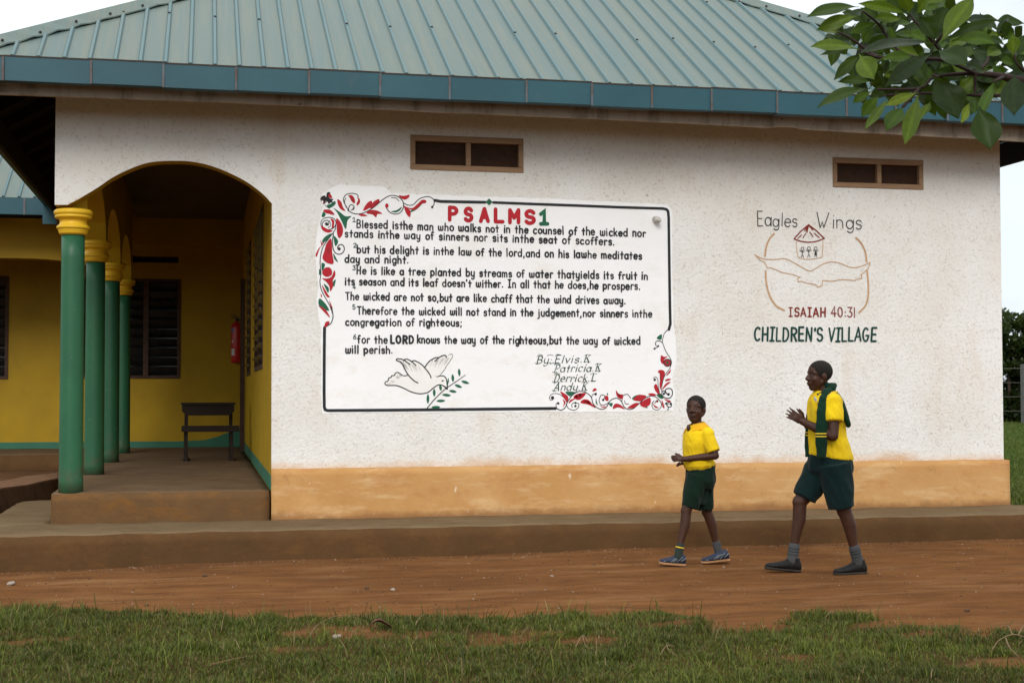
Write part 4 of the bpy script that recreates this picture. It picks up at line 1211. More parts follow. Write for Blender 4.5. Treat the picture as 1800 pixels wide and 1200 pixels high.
sh(TB, D_, [(400, 915), (440, 888), (510, 878), (450, 925)], [(500, 975), (545, 962), (590, 995), (550, 990)], [(1110, 945), (1160, 905), (1225, 910), (1165, 948)], [(1190, 995), (1260, 945), (1265, 985), (1215, 1020)], [(905, 872), (940, 895), (945, 925), (915, 905)],
   [(1400, 640), (1430, 640), (1420, 720), (1405, 760)], [(1345, 795), (1365, 800), (1385, 860)])
LB = 8.5 / 6.667
for q, w in (([(1510, 110), (1455, 170), (1435, 230), (1432, 280), (1470, 380), (1520, 460), (1536, 520), (1510, 590), (1460, 660), (1430, 750), (1420, 850)], .9), ([(1432, 280), (1400, 262), (1362, 262), (1348, 290), (1360, 320)], 1),
             ([(1380, 320), (1365, 335), (1340, 348)], 1), ([(1395, 860), (1380, 780), (1375, 710), (1352, 680), (1325, 695)], .8), ([(1420, 870), (1440, 842), (1462, 868), (1442, 890)], 1.2), ([(1410, 880), (1450, 920), (1510, 930), (1545, 890), (1540, 830), (1500, 815), (1465, 835), (1480, 880)], 1.3),
             ([(1400, 960), (1418, 1000), (1408, 1040), (1370, 1070), (1320, 1050), (1308, 1000), (1330, 962)], 1), ([(190, 1050), (240, 1070), (290, 1040), (320, 970), (370, 900), (440, 855), (510, 855), (570, 890), (600, 930), (615, 990), (660, 1040), (720, 1060), (770, 1040), (810, 970), (860, 935), (910, 935), (950, 970), (980, 1030), (1030, 1062), (1090, 1050), (1150, 1000), (1220, 935), (1290, 905), (1350, 915), (1402, 962)], 1.25),
             ([(312, 982), (270, 920), (210, 880), (140, 880), (105, 920), (120, 955), (150, 945)], .9), ([(300, 1000), (330, 1050), (390, 1070), (440, 1045), (450, 1000), (420, 985)], 1), ([(372, 1040), (368, 1000), (405, 978)], .9), ([(200, 1062), (182, 1020), (190, 990), (215, 985)], .9),
             ([(740, 945), (755, 905), (715, 893), (690, 940), (692, 980), (720, 1010), (770, 1000), (812, 970)], 1), ([(600, 930), (610, 890), (645, 878)], .9), ([(955, 962), (970, 902), (1020, 885), (1058, 930)], 1), ([(985, 960), (1000, 998), (1036, 995)], .9),
             ([(1460, 1000), (1500, 980), (1535, 990), (1530, 1030), (1495, 1030), (1480, 1010), (1500, 1000)], 1.2), ([(1495, 1030), (1500, 1060), (1485, 1066)], 1.1), ([(1340, 990), (1360, 960), (1380, 970)], 1)):
    po.stroke(TB(q), LB * w, smooth=True, mi=K_)
for a, b, r, mi in ((1380, 320, 12, K_), (1338, 350, 12, K_), (1340, 714, 15, K_), (1488, 515, 48, K_), (142, 925, 20, K_), (208, 990, 15, K_), (410, 1022, 14, K_), (412, 985, 12, K_), (735, 950, 14, K_), (648, 882, 15, K_), (1500, 885, 17, K_), (1445, 880, 14, K_), (1368, 965, 15, D_), (1400, 905, 7, K_), (1475, 990, 13, K_), (1525, 1000, 12, K_)):
    po.disc(950 + a / 6.667, 560 + b / 6.667, r / 6.667, mi)
po.off = .0065
po.disc(950 + 1488 / 6.667, 560 + 515 / 6.667, 38 / 6.667, D_); po.off = .0095
po.disc(950 + 1488 / 6.667, 560 + 515 / 6.667, 15 / 6.667, G_)
po.done("floral_ornament", [p_red, p_green, p_black, p_dred], mural)

# ---- emblem of the children's village, painted straight on the plaster
TL = tr(1310, 350, 1111 / 250.0)
pe = Paint(0.0040)
pe.stroke(TL([(75, 432), (100, 450), (150, 468), (230, 470), (310, 465), (370, 490), (440, 530), (500, 560), (540, 548), (600, 510), (670, 490), (740, 500), (800, 525), (860, 535), (930, 515), (976, 494)]), 1.5, smooth=True)
pe.stroke(TL([(976, 494), (962, 540), (925, 575), (905, 590), (910, 620), (870, 625), (860, 635), (760, 627), (680, 640), (605, 635), (600, 672), (570, 688), (545, 665), (480, 655), (440, 640), (415, 645), (410, 620), (432, 612), (380, 590), (290, 572), (200, 535), (175, 540), (150, 490), (115, 475), (90, 450), (75, 432)]), 1.4)
emb = pe.done("painted_emblem", [p_tan], bld)
emb['label'] = "painted emblem with hut, spread eagle and lettering on bare plaster"
for q in ([(225, 270), (190, 310), (165, 370), (155, 445)], [(160, 560), (165, 650), (190, 750), (240, 830), (305, 868)], [(865, 300), (910, 350), (940, 420), (948, 490)], [(952, 560), (962, 660), (960, 760), (940, 830), (890, 885)]):
    pl = Paint(0.0046)
    pl.stroke(TL(q), 2.9, smooth=True)
    pl.done("ring_arc", [p_tan], emb)
ph = Paint(0.0044)
ph.stroke(TL([(382, 310), (435, 250), (495, 200), (560, 250), (618, 307)]), 2.1)
ph.stroke(TL([(618, 307), (560, 328), (500, 336), (440, 330), (382, 310)]), 2.0, smooth=True)
for q in ([(495, 204), (462, 246)], [(495, 204), (482, 262)], [(495, 204), (528, 240)], [(492, 212), (474, 252)], [(440, 280), (412, 306)], [(472, 268), (452, 302)], [(505, 258), (530, 292)], [(540, 266), (578, 300)], [(488, 205), (505, 215)]): ph.stroke(TL(q), 1.7)
for q in ([(400, 330), (403, 400), (415, 455)], [(607, 325), (605, 400), (602, 450)], [(415, 455), (455, 466), (510, 468), (560, 462), (602, 450)]): ph.stroke(TL(q), 1.0, smooth=True, mi=1)
for cx, cy, skirt in ((447, 388, 0), (497, 384, 0), (551, 385, 1)):
    ph.stroke(TL([(cx + 12 * math.cos(a), cy + 13 * math.sin(a)) for a in np.arange(10) * .628]), .9, mi=2, closed=True)
    for q in ([(cx, cy + 13), (cx, cy + 45)], [(cx - 20, cy + 12), (cx, cy + 28)], [(cx + 20, cy + 14), (cx, cy + 28)], [(cx, cy + 45), (cx - 10, cy + 66)], [(cx, cy + 45), (cx + 9, cy + 66)]): ph.stroke(TL(q), 1.0, mi=2)
    if skirt: ph.shape(TL([(cx - 3, cy + 20), (cx + 3, cy + 20), (cx + 12, cy + 50), (cx - 12, cy + 50)]), smooth=False, mi=2)
ph.done("hut_drawing", [p_rust, p_tan, p_black], emb)
def LL(t, a, b, c, d, h, w, mi, **kw):
    pw = Paint(0.0044)
    (A, B), (C_, D) = TL([(a, b), (c, d)])
    letter_line(pw, t, A, B, C_, D, h / 4.444, w, mi=0, **kw)
    if t == '40:3': pw.stroke(TL([(853, 846), (854, 922)]), 1.6)
    pw.done('lettering', [(p_black, p_rust, p_dgreen)[mi]], emb)
LL("Eagles", 92, 207, 408, 216, 62, 1.55, 0, cap=115 / 4.444, seed=4, gap=.22)
LL("Wings", 560, 222, 912, 234, 66, 1.55, 0, cap=118 / 4.444, seed=5, gap=.26)
LL("ISAIAH", 342, 915, 630, 915, 43, 2.5, 1, cap=68 / 4.444, seed=1, gap=.3)
LL("40:3", 672, 916, 838, 920, 46, 2.0, 1, cap=70 / 4.444, seed=1, gap=.22)
LL("CHILDREN'S", 70, 1106, 606, 1106, 64, 3.3, 2, cap=104 / 4.444, seed=8, gap=.24, slant=.04)
LL("VILLAGE", 650, 1108, 1022, 1108, 64, 3.3, 2, cap=104 / 4.444, seed=9, gap=.22, slant=.04)


# ================================================================== PEOPLE
def cone_caps(bm, a, b, ra, rb, n=16):
    """tapered limb segment with rounded ends"""
    a, b = Vector(a), Vector(b)
    for p, r in ((a, ra), (b, rb)):
        bmesh.ops.create_uvsphere(bm, u_segments=n, v_segments=10, radius=r, matrix=Matrix.Translation(p))
    d = b - a
    if d.length < 1e-6: return
    q = d.to_track_quat('Z', 'Y').to_matrix().to_4x4()
    q.translation = (a + b) / 2
    bmesh.ops.create_cone(bm, cap_ends=True, segments=n, radius1=ra, radius2=rb, depth=d.length, matrix=q)
def frustum(bm, a, b, ra, rb, n=20):
    a, b = Vector(a), Vector(b)
    d = b - a
    q = d.to_track_quat('Z', 'Y').to_matrix().to_4x4()
    q.translation = (a + b) / 2
    bmesh.ops.create_cone(bm, cap_ends=True, segments=n, radius1=ra, radius2=rb, depth=d.length, matrix=q)
def chain(bm, pts, rads):
    for a, b, p, q in zip(pts, pts[1:], rads, rads[1:]): cone_caps(bm, a, b, p, q)
def ell(bm, c, axes, n=20):
    """ellipsoid with three half-axis vectors"""
    mtx = Matrix((Vector(axes[0]), Vector(axes[1]), Vector(axes[2]))).transposed().to_4x4()
    mtx.translation = Vector(c)
    bmesh.ops.create_uvsphere(bm, u_segments=n, v_segments=14, radius=1.0, matrix=mtx)
def loft(bm, secs, n=28):
    """closed tube through elliptical sections (centre, half-axis a, half-axis b)"""
    rings = []
    for c, a, b in secs:
        c, a, b = Vector(c), Vector(a), Vector(b)
        rings.append([bm.verts.new(c + a * math.cos(2 * math.pi * k / n) + b * math.sin(2 * math.pi * k / n)) for k in range(n)])
    for r, q in zip(rings, rings[1:]):
        for k in range(n): bm.faces.new((r[k], r[(k + 1) % n], q[(k + 1) % n], q[k]))
    bm.faces.new(rings[0][::-1]); bm.faces.new(rings[-1])
def grow(name, bm, mat, parent, voxel, smooth=6, fac=0.5, wrinkle=0.0, wfreq=20.0, wseed=0.0, flt=None):
    """fuse overlapping forms into one continuous skin"""
    fix_normals(bm)
    me = bpy.data.meshes.new(name)
    bm.to_mesh(me); bm.free()
    o = bpy.data.objects.new(name, me)
    C.objects.link(o)
    r = o.modifiers.new("fuse", 'REMESH'); r.mode = 'VOXEL'; r.voxel_size = voxel
    s = o.modifiers.new("soften", 'SMOOTH'); s.factor = fac; s.iterations = smooth
    dg = bpy.context.evaluated_depsgraph_get()
    out = bpy.data.meshes.new_from_object(o.evaluated_get(dg))
    bpy.data.objects.remove(o); bpy.data.meshes.remove(me)
    if wrinkle:
        n = len(out.vertices)
        co = np.empty(n * 3, np.float32); out.vertices.foreach_get('co', co)
        nr = np.empty(n * 3, np.float32); out.vertex_normals.foreach_get('vector', nr)
        co = co.reshape(-1, 3); nr = nr.reshape(-1, 3)
        for i in range(n):
            p = Vector(co[i])
            v = mnoise.noise(Vector((p.x * wfreq * 1.1 + p.z * wfreq * .45, p.y * wfreq * 1.0, p.z * wfreq * .32 - p.x * wfreq * .2)) + Vector((wseed,) * 3))
            v = (1 - abs(v) * 2.0) * 0.6 + 0.5 * mnoise.noise(p * wfreq * .45 + Vector((wseed, 3, 1)))
            co[i] += nr[i] * v * wrinkle
        out.vertices.foreach_set('co', co.ravel())
    out.polygons.foreach_set('use_smooth', [True] * len(out.polygons))
    out.name = name
    out.materials.clear()
    return link_mesh(name, out, mat, parent)

def mk_skin():
    k = M("dark_brown_skin", 0.50, 0.30)
    k.color(k.mix(k.ramp(k.noise(30, 4), 0.3, 0.7), (0.058, 0.0215, 0.0112, 1), (0.042, 0.0155, 0.0082, 1)))
    k.bump(k.noise(240, 3), 0.08, 0.002)
    return k.m
m_skin = mk_skin()
m_hair = simple("short_black_hair", (0.010, 0.008, 0.007, 1), (0.018, 0.014, 0.012, 1), 120, 0.85, 0.2, bump=0.8, bscale=260)
def mk_cloth(name, c1, c2, sc=420, rough=0.9):
    k = M(name, rough, 0.15)
    k.color(k.mix(k.ramp(k.noise(7, 4), 0.3, 0.7), c1, c2))
    k.bump(k.noise(sc, 2), 0.25, 0.002)
    k.bump(k.noise(22, 4, 0.6), 0.35, 0.012)
    k.p.inputs['Sheen Weight'].default_value = 0.05
    return k.m
m_shirt = mk_cloth("yellow_school_shirt", (0.76, 0.53, 0.009, 1), (0.64, 0.43, 0.009, 1))
m_collar = mk_cloth("orange_yellow_collar", (0.74, 0.40, 0.012, 1), (0.62, 0.31, 0.010, 1))
m_short1 = mk_cloth("dark_green_shorts", (0.004, 0.018, 0.010, 1), (0.003, 0.012, 0.007, 1))
m_short2 = mk_cloth("blue_green_shorts", (0.003, 0.016, 0.016, 1), (0.0025, 0.012, 0.013, 1))
m_knit = mk_cloth("dark_green_knit", (0.004, 0.028, 0.014, 1), (0.003, 0.018, 0.009, 1), 260)
m_ystripe = mk_cloth("yellow_knit_stripe", (0.72, 0.50, 0.03, 1), (0.6, 0.4, 0.03, 1))
m_greysock = mk_cloth("grey_sock", (0.070, 0.070, 0.073, 1), (0.048, 0.048, 0.05, 1))
m_darksock = mk_cloth("dark_sock", (0.03, 0.04, 0.035, 1), (0.02, 0.03, 0.028, 1))
m_white = mk_cloth("white_undershirt", (0.6, 0.6, 0.62, 1), (0.5, 0.5, 0.52, 1))
m_leather = simple("black_leather", (0.009, 0.009, 0.010, 1), (0.016, 0.015, 0.014, 1), 25, 0.65, 0.2)
m_blacksole = simple("black_rubber", (0.02, 0.018, 0.016, 1), (0.045, 0.032, 0.022, 1), 30, 0.85)
m_navy = simple("navy_sneaker", (0.016, 0.022, 0.050, 1), (0.024, 0.032, 0.055, 1), 25, 0.6)
m_trim = simple("grey_sneaker_trim", (0.15, 0.17, 0.19, 1), (0.08, 0.10, 0.12, 1), 30, 0.6)
m_sole = simple("dusty_tan_sole", (0.42, 0.23, 0.11, 1), (0.30, 0.15, 0.07, 1), 22, 0.85)
m_eye = simple("eye_white", (0.075, 0.058, 0.048, 1), (0.06, 0.045, 0.036, 1), 20, 0.3, 0.5, bump=0)
m_iris = simple("dark_iris", (0.006, 0.004, 0.003, 1), (0.01, 0.006, 0.004, 1), 20, 0.2, 0.5, bump=0)
m_lip = simple("lips", (0.048, 0.018, 0.014, 1), (0.04, 0.014, 0.011, 1), 40, 0.5, 0.4, bump=0)

def head_frame(yaw, pitch, roll=0.0):
    """forward, left, up of a head looking along -X turned by yaw towards the camera (-Y)"""
    R = Matrix.Rotation(yaw, 3, 'Z') @ Matrix.Rotation(pitch, 3, 'Y') @ Matrix.Rotation(roll, 3, 'X')
    return R @ Vector((-1, 0, 0)), R @ Vector((0, -1, 0)), R @ Vector((0, 0, 1))
def build_head(bm, c, fr, S, neck_to, neck_r):
    f, l, u = fr
    c = Vector(c)
    P = lambda a, b, d: c + (f * a + l * b + u * d) * S
    A = lambda a, b, d: (f * a * S, l * b * S, u * d * S)
    ell(bm, P(-.06, 0, .13), A(.42, .335, .37))
    ell(bm, P(.10, 0, -.10), A(.28, .275, .38))
    ell(bm, P(.20, 0, -.36), A(.15, .165, .13))
    for s in (-1, 1):
        cone_caps(bm, P(-.06, .25 * s, -.16), P(.20, .10 * s, -.38), .085 * S, .07 * S)
        ell(bm, P(.23, .155 * s, -.10), A(.10, .10, .11))
        cone_caps(bm, P(.33, .06 * s, .115), P(.26, .22 * s, .12), .034 * S, .034 * S)
        ell(bm, P(.40, .062 * s, -.095), A(.05, .05, .04))
        ell(bm, P(-.06, .335 * s, -.02), (f * .085 * S + u * .02 * S, l * .04 * S + f * -.02 * s * S, u * .125 * S))
    cone_caps(bm, P(.355, 0, .06), P(.425, 0, -.07), .035 * S, .062 * S)
    ell(bm, P(.330, 0, -.215), A(.085, .135, .045)); ell(bm, P(.320, 0, -.275), A(.08, .115, .042))
    base = P(-.10, 0, -.25)
    cone_caps(bm, base, neck_to, neck_r * .98, neck_r * 1.08)
def face_bits(c, fr, S, parent):
    f, l, u = fr
    c = Vector(c)
    P = lambda a, b, d: c + (f * a + l * b + u * d) * S
    bm = bmesh.new()
    ell(bm, P(-.085, 0, .155), (f * .425 * S, l * .352 * S, u * .376 * S), 32)
    for v in bm.verts:
        q = v.co - c
        v.co += mnoise.noise_vector(v.co * 55) * .0022
    obj("hair", bm, m_hair, parent, smooth=True)
    for s in (-1, 1):
        bm = bmesh.new()
        ell(bm, P(.302, .135 * s, .028), (f * .050 * S, l * .055 * S, u * .026 * S))
        e = obj("eye", bm, m_eye, parent, smooth=True)
        bm = bmesh.new()
        ell(bm, P(.334, .132 * s, .028), (f * .022 * S, l * .030 * S, u * .025 * S))
        obj("iris", bm, m_iris, e, smooth=True)
        bm = bmesh.new()
        cone_caps(bm, P(.362, .075 * s, .150), P(.298, .20 * s, .160), .012 * S, .009 * S, 8)
        obj("eyebrow", bm, m_hair, parent, smooth=True)
    bm = bmesh.new()
    ell(bm, P(.352, 0, -.222), (f * .068 * S, l * .120 * S, u * .030 * S)); ell(bm, P(.344, 0, -.270), (f * .066 * S, l * .100 * S, u * .030 * S))
    obj("lips", bm, m_lip, parent, smooth=True)
def hand(bm, w, d, n, side, S, curl, spread=0.10, thumb=0.8, tc=0.3):
    """w wrist, d towards the fingers, n palm normal (fingers curl to it), side thumb side, S hand length"""
    w, d, n, side = Vector(w), Vector(d).normalized(), Vector(n).normalized(), Vector(side).normalized()
    ell(bm, w + d * S * .27, (d * S * .30, side * S * .215, n * S * .095))
    ell(bm, w + d * S * .40, (d * S * .14, side * S * .22, n * S * .085))
    cone_caps(bm, w - d * S * .06, w + d * S * .12, S * .135, S * .13)
    for k, (off, ln) in enumerate(((.165, .44), (.055, .50), (-.055, .47), (-.155, .37))):
        p = w + d * S * .46 + side * S * off
        dr = (d + side * spread * (1.5 - k) * .8).normalized()
        pts, rads = [p], [S * .058]
        an = 0.0
        for j, fr_ in enumerate((.44, .32, .24)):
            an += curl * (0.75, 1.1, .8)[j] * (1 + .08 * k)
            dd = dr * math.cos(an) + n * math.sin(an)
            p = p + dd * S * ln * fr_
            pts.append(p); rads.append(S * (.053, .047, .038)[j])
        chain(bm, pts, rads)
    p = w + d * S * .14 + side * S * .15
    d1 = (d * .62 + side * thumb + n * .15).normalized()
    p1 = p + d1 * S * .20
    d2 = (d * .9 + side * thumb * .45 + n * tc).normalized()
    p2 = p1 + d2 * S * .17
    p3 = p2 + (d2 + n * tc * .4).normalized() * S * .12
    chain(bm, [p, p1, p2, p3], [S * .075, S * .062, S * .055, S * .042])
def shoe_loft(heel, toe, wid, hh, ankle_h, up=Vector((0, 0, 1)), slim=0.0):
    """upper of a low shoe: sections from heel to toe"""
    heel, toe = Vector(heel), Vector(toe)
    d = toe - heel
    sd_ = d.cross(up).normalized()
    un = sd_.cross(d).normalized()
    secs = []
    for t, w, h in ((.0, .55, .55), (.03, .74, .86), (.12, .86, 1.0), (.28, .88, 1.0), (.42, .92, .86), (.58, 1.0, .66), (.74, 1.0, .52), (.88, .84, .43), (.96, .60, .36), (1.0, .32, .25)):
        h_ = hh * h
        secs.append((heel + d * t + un * h_ * .5, sd_ * wid * .5 * w, un * h_ * .5))
    return secs, d, sd_, un

# ------------------------------------------------------------------ the smaller boy, sports shoes, face turned to the camera
B1Y = 10.72
def J1(px, py, dy=0.0): return PY(px, py, B1Y + dy)
s1 = PY(1300, 800, B1Y).x - PY(1200, 800, B1Y).x
s1 /= 100.0                                             # metres per photo pixel at the boy
boy1 = thing("person", (J1(1222, 992).x, B1Y, 0), "smaller boy walking in yellow polo shirt, dark green shorts and blue sports shoes, hands clasped", "person", "two boys walking along the path")
fr1 = head_frame(math.radians(52), math.radians(3))
HC1 = J1(1222.5, 719.5)
HS1 = 45 * s1
bm = bmesh.new()
build_head(bm, HC1, fr1, HS1, J1(1225, 752), .041)
loft(bm, [(J1(1224, 754), (.055, 0, 0), (0, .07, 0)), (J1(1226, 764), (.075, 0, 0), (0, .105, 0)), (J1(1225, 790), (.080, 0, 0), (0, .100, 0)), (J1(1228, 825), (.080, 0, 0), (0, .095, 0)), (J1(1230, 850), (.088, 0, 0), (0, .10, 0))])
# near (left) arm
sh1, el1, wr1 = J1(1246, 763, -.125), J1(1257, 800.5, -.165), J1(1203, 806.5, -.075)
chain(bm, [sh1, el1], [.040, .031]); chain(bm, [el1, el1.lerp(wr1, .4), wr1], [.032, .030, .022])
sh2, el2, wr2 = J1(1208, 765, .115), J1(1214, 800, .15), J1(1202, 812, .03)
chain(bm, [sh2, el2], [.038, .030]); chain(bm, [el2, wr2], [.030, .022])
hand(bm, wr1, (-1, .25, .10), (0.1, .95, -.35), (-.15, .3, .9), .125, .55, .06, .7)
hand(bm, wr2, (-.95, -.15, -.45), (.3, -.6, .7), (-.3, -.9, -.1), .125, .75, .05, .6)
ell(bm, J1(1210.5, 752.5, -.035), ((.016, 0, -.012), (0, .020, 0), (.004, 0, .030)))      # throat in the open collar
# legs: near leg forward, far leg trailing
hip1, kn1, an1 = J1(1219, 850, -.055), J1(1206.5, 897, -.07), J1(1193.5, 970, -.085)
hip2, kn2, an2 = J1(1240, 850, .06), J1(1243, 899, .06), J1(1262, 965, .06)
for h_, k_, a_ in ((hip1, kn1, an1), (hip2, kn2, an2)):
    chain(bm, [h_, k_], [.064, .042])
    cf = k_.lerp(a_, .33) + Vector((.009, 0, 0))
    chain(bm, [k_, cf, k_.lerp(a_, .72), a_], [.041, .040, .028, .025])
    ell(bm, k_ + Vector((-.010, 0, 0)), ((.036, 0, 0), (0, .036, 0), (0, 0, .042)))
grow("body", bm, m_skin, boy1, .0045, 4)
face_bits(HC1, fr1, HS1, boy1)
# shirt with short sleeves
bm = bmesh.new()
def sec(px0, px1, py, lat, dy=0.0, tilt=0.0):
    a, b = J1(px0, py + tilt, dy), J1(px1, py - tilt, dy)
    return ((a + b) / 2, (b - a) / 2, Vector((0.0, lat, 0)))
loft(bm, [sec(1213, 1237, 748, .060), sec(1208, 1243, 753, .092), sec(1204, 1248, 761, .122), sec(1202, 1249, 771, .130), sec(1201.5, 1248, 784, .128), sec(1202, 1248, 797, .122), sec(1202.5, 1252, 810, .132, 0, 2), sec(1204, 1255.5, 817, .134, 0, 3), sec(1209, 1253, 823, .118, 0, 3.5)])
frustum(bm, sh1 + Vector((-.012, .02, .012)), J1(1254, 793.5, -.158), .054, .053)
frustum(bm, sh2 + Vector((.01, -.02, -.005)), J1(1213, 793, .135), .048, .052)
ell(bm, sh1 + Vector((-.006, .012, .0)), ((.055, 0, 0), (0, .056, 0), (0, 0, .055)))
ell(bm, sh2 + Vector((.01, -.02, -.008)), ((.048, 0, 0), (0, .052, 0), (0, 0, .048)))
shirt1 = grow("shirt", bm, m_shirt, boy1, .0055, 4, .5, .0095, 20, 2.0)
bm = bmesh.new()                                        # open polo collar
nb = J1(1225, 749)
for s, a0, a1 in ((-1, 218, 372), (1, 182, 18)):
    pv = None
    for k in range(13):
        a = math.radians(a0 + (a1 - a0) * k / 12)
        dv = Vector((math.cos(a), math.sin(a), 0))
        lift = .010 * math.cos(a)
        drop = .020 * max(0, math.cos(a - math.radians(200))) ** 3
        row = [bm.verts.new(nb + dv * r + Vector((0, 0, z + lift - drop * (r > .08)))) for r, z in ((.050, .030), (.068, .020), (.104, -.018), (.102, -.030), (.054, .010))]
        if pv:
            for j in range(5): bm.faces.new((pv[j], row[j], row[(j + 1) % 5], pv[(j + 1) % 5]))
        pv = row
obj("collar", fix_normals(bm), m_collar, shirt1, smooth=True)
bm = bmesh.new()
bm.free()
for k in range(2):
    bm = bmesh.new()
    ell(bm, J1(1207.5 - .3 * k, 764 + 9 * k, -.03) + Vector((-.012, -.03, 0)), ((.0035, 0, 0), (0, .0035, 0), (0, 0, .0035)), 8)
    obj("button", bm, m_shirt, shirt1)
# shorts
bm = bmesh.new()
loft(bm, [sec(1209, 1255.5, 814, .116, 0, 3), sec(1208, 1255.5, 830, .128), sec(1208, 1255.5, 845, .132), sec(1213, 1251, 857, .108)])
frustum(bm, J1(1226, 836, -.050), J1(1212.5, 892, -.062), .084, .067)
frustum(bm, J1(1236, 836, .050), J1(1238, 894.5, .054), .084, .069)
frustum(bm, J1(1230, 850, .0), J1(1226, 884, .0), .075, .060)
grow("shorts", bm, m_short1, boy1, .0065, 5, .5, .0120, 13, 7.0)
# socks and sports shoes
for an, kn, top, sockmat, stripe in ((an1, kn1, 961, m_darksock, True), (an2, kn2, 955, m_greysock, False)):
    d = (kn - an).normalized()
    bm = bmesh.new()
    chain(bm, [an - d * .035, an + d * .05], [.034, .033])
    so = grow("sock", bm, sockmat, boy1, .005, 3)
    if stripe:
        for z, mm in ((.032, m_ystripe),):
            bm = bmesh.new(); frustum(bm, an + d * z, an + d * (z + .010), .0345, .0345)
            obj("stripe", bm, mm, so, smooth=True)
def sneaker(heel, toe, parent):
    secs, d, sdv, un = shoe_loft(heel, toe, .078, .082, .05)
    bm = bmesh.new()
    loft(bm, [(c + un * .014, a, b) for c, a, b in secs])
    up_ = grow("shoe", bm, m_navy, parent, .004, 4)
    bm = bmesh.new()
    loft(bm, [(Vector(heel) + d * t + un * (.011 + .006 * max(0, t - .8) * 3), sdv * .041 * w, un * .014) for t, w in ((-.015, .45), (.02, .8), (.15, .95), (.35, .9), (.6, 1.05), (.8, 1.05), (.93, .8), (1.01, .45))])
    grow("sole", bm, m_sole, up_, .004, 3)
    for s in (-1, 1):
        bm = bmesh.new()
        for a, b in (((.30, .050), (.48, .022)), ((.40, .046), (.58, .020)), ((.18, .058), (.36, .020)), ((.05, .05), (.2, .03))):
            p = Vector(heel) + d * a[0] + sdv * s * .0375 + un * (a[1] + .014)
            q = Vector(heel) + d * b[0] + sdv * s * .0415 + un * (b[1] + .012)
            cone_caps(bm, p, q, .0055, .0050, 8)
        obj("trim", bm, m_trim, up_, smooth=True); bm = bmesh.new()
        cone_caps(bm, Vector(heel) + d * .80 + sdv * s * .034 + un * .030, Vector(heel) + d * .95 + sdv * s * .016 + un * .032, .006, .005, 8)
        obj("toe_trim", bm, m_trim, up_, smooth=True)
    bm = bmesh.new()
    for k in range(4):
        t = .40 + .07 * k
        h = .088 - .052 * (t - .38) / .25
        cone_caps(bm, Vector(heel) + d * t + sdv * .017 + un * h, Vector(heel) + d * (t + .015) - sdv * .017 + un * h, .0035, .0035, 6)
    obj("laces", bm, m_trim, up_, smooth=True)
nh_, nt_ = PZ(1205, 993, .008), PZ(1158.5, 990, .022)
nh_.z = ground_z(nh_.x, nh_.y) + .001; nt_.z = ground_z(nt_.x, nt_.y) + .016
sneaker(nh_, nt_, boy1)
p_h, p_t = J1(1282, 988.5, .03), J1(1233, 989.5, .05)
p_h.z, p_t.z = ground_z(p_h.x, p_h.y) + .020, ground_z(p_t.x, p_t.y) + .000
sneaker(p_h, p_t, boy1)

# ------------------------------------------------------------------ the taller boy, clapping, sweater round his neck
B2Y = 10.02
def J2(px, py, dy=0.0): return PY(px, py, B2Y + dy)
s2 = (PY(1500, 800, B2Y).x - PY(1400, 800, B2Y).x) / 100
boy2 = thing("person", (J2(1450, 1005).x, B2Y, 0), "taller boy clapping as he walks, green sweater hung round his neck over yellow shirt", "person", "two boys walking along the path")
fr2 = head_frame(math.radians(3), math.radians(-2))
HC2 = J2(1438.5, 661)
HS2 = 49.0 * s2
bm = bmesh.new()
build_head(bm, HC2, fr2, HS2, J2(1449, 697), .050)
loft(bm, [(J2(1449, 694), (.062, 0, 0), (0, .09, 0)), (J2(1449, 706), (.085, 0, 0), (0, .135, 0)), (J2(1449, 740), (.095, 0, 0), (0, .130, 0)), (J2(1455, 790), (.095, 0, 0), (0, .115, 0)), (J2(1458, 820), (.10, 0, 0), (0, .125, 0))])
sA, eA, wA = J2(1466, 707, -.16), J2(1464, 766, -.20), J2(1411, 741, -.035)
sB, eB, wB = J2(1440, 707, .16), J2(1436, 768, .18), J2(1414, 740, .045)
chain(bm, [sA, eA], [.050, .041]); chain(bm, [eA, eA.lerp(wA, .35), wA], [.041, .039, .027])
chain(bm, [sB, eB], [.048, .039]); chain(bm, [eB, eB.lerp(wB, .4), wB], [.039, .036, .026])
hand(bm, wA, (-.80, .0, .48), (0, 1, .05), (.50, .1, .85), .155, .10, .16, .75, .05)
hand(bm, wB, (-.86, -.06, .40), (0, -1, .05), (.45, 0, .88), .155, .08, .12, .75, .05)
hA, kA, aA = J2(1462, 835, -.075), J2(1484, 897, -.085), J2(1505, 975, -.09)
hB, kB, aB = J2(1442, 835, .085), J2(1406, 882, .095), J2(1394.5, 972, .10)
for h_, k_, a_ in ((hA, kA, aA), (hB, kB, aB)):
    chain(bm, [h_, k_], [.082, .054])
    cf = k_.lerp(a_, .32) + Vector((.012, 0, 0))
    chain(bm, [k_, cf, k_.lerp(a_, .72), a_], [.052, .051, .036, .031])
    ell(bm, k_ + Vector((-.012, 0, .0)), ((.046, 0, 0), (0, .046, 0), (0, 0, .054)))
grow("body", bm, m_skin, boy2, .005, 4)
face_bits(HC2, fr2, HS2, boy2)
def sec2(px0, px1, py, lat, dy=0.0, tilt=0.0):
    a, b = J2(px0, py + tilt, dy), J2(px1, py - tilt, dy)
    return ((a + b) / 2, (b - a) / 2, Vector((0.0, lat, 0)))
bm = bmesh.new()
loft(bm, [sec2(1434, 1465, 688, .075), sec2(1429, 1470, 695, .120), sec2(1425, 1475, 706, .160), sec2(1424, 1479, 722, .168), sec2(1424, 1481, 745, .162), sec2(1424, 1484, 768, .150), sec2(1424, 1491, 786, .152, 0, -1), sec2(1424, 1496, 799, .160, 0, -2.5), sec2(1426, 1496, 805, .160, 0, -4.0)])
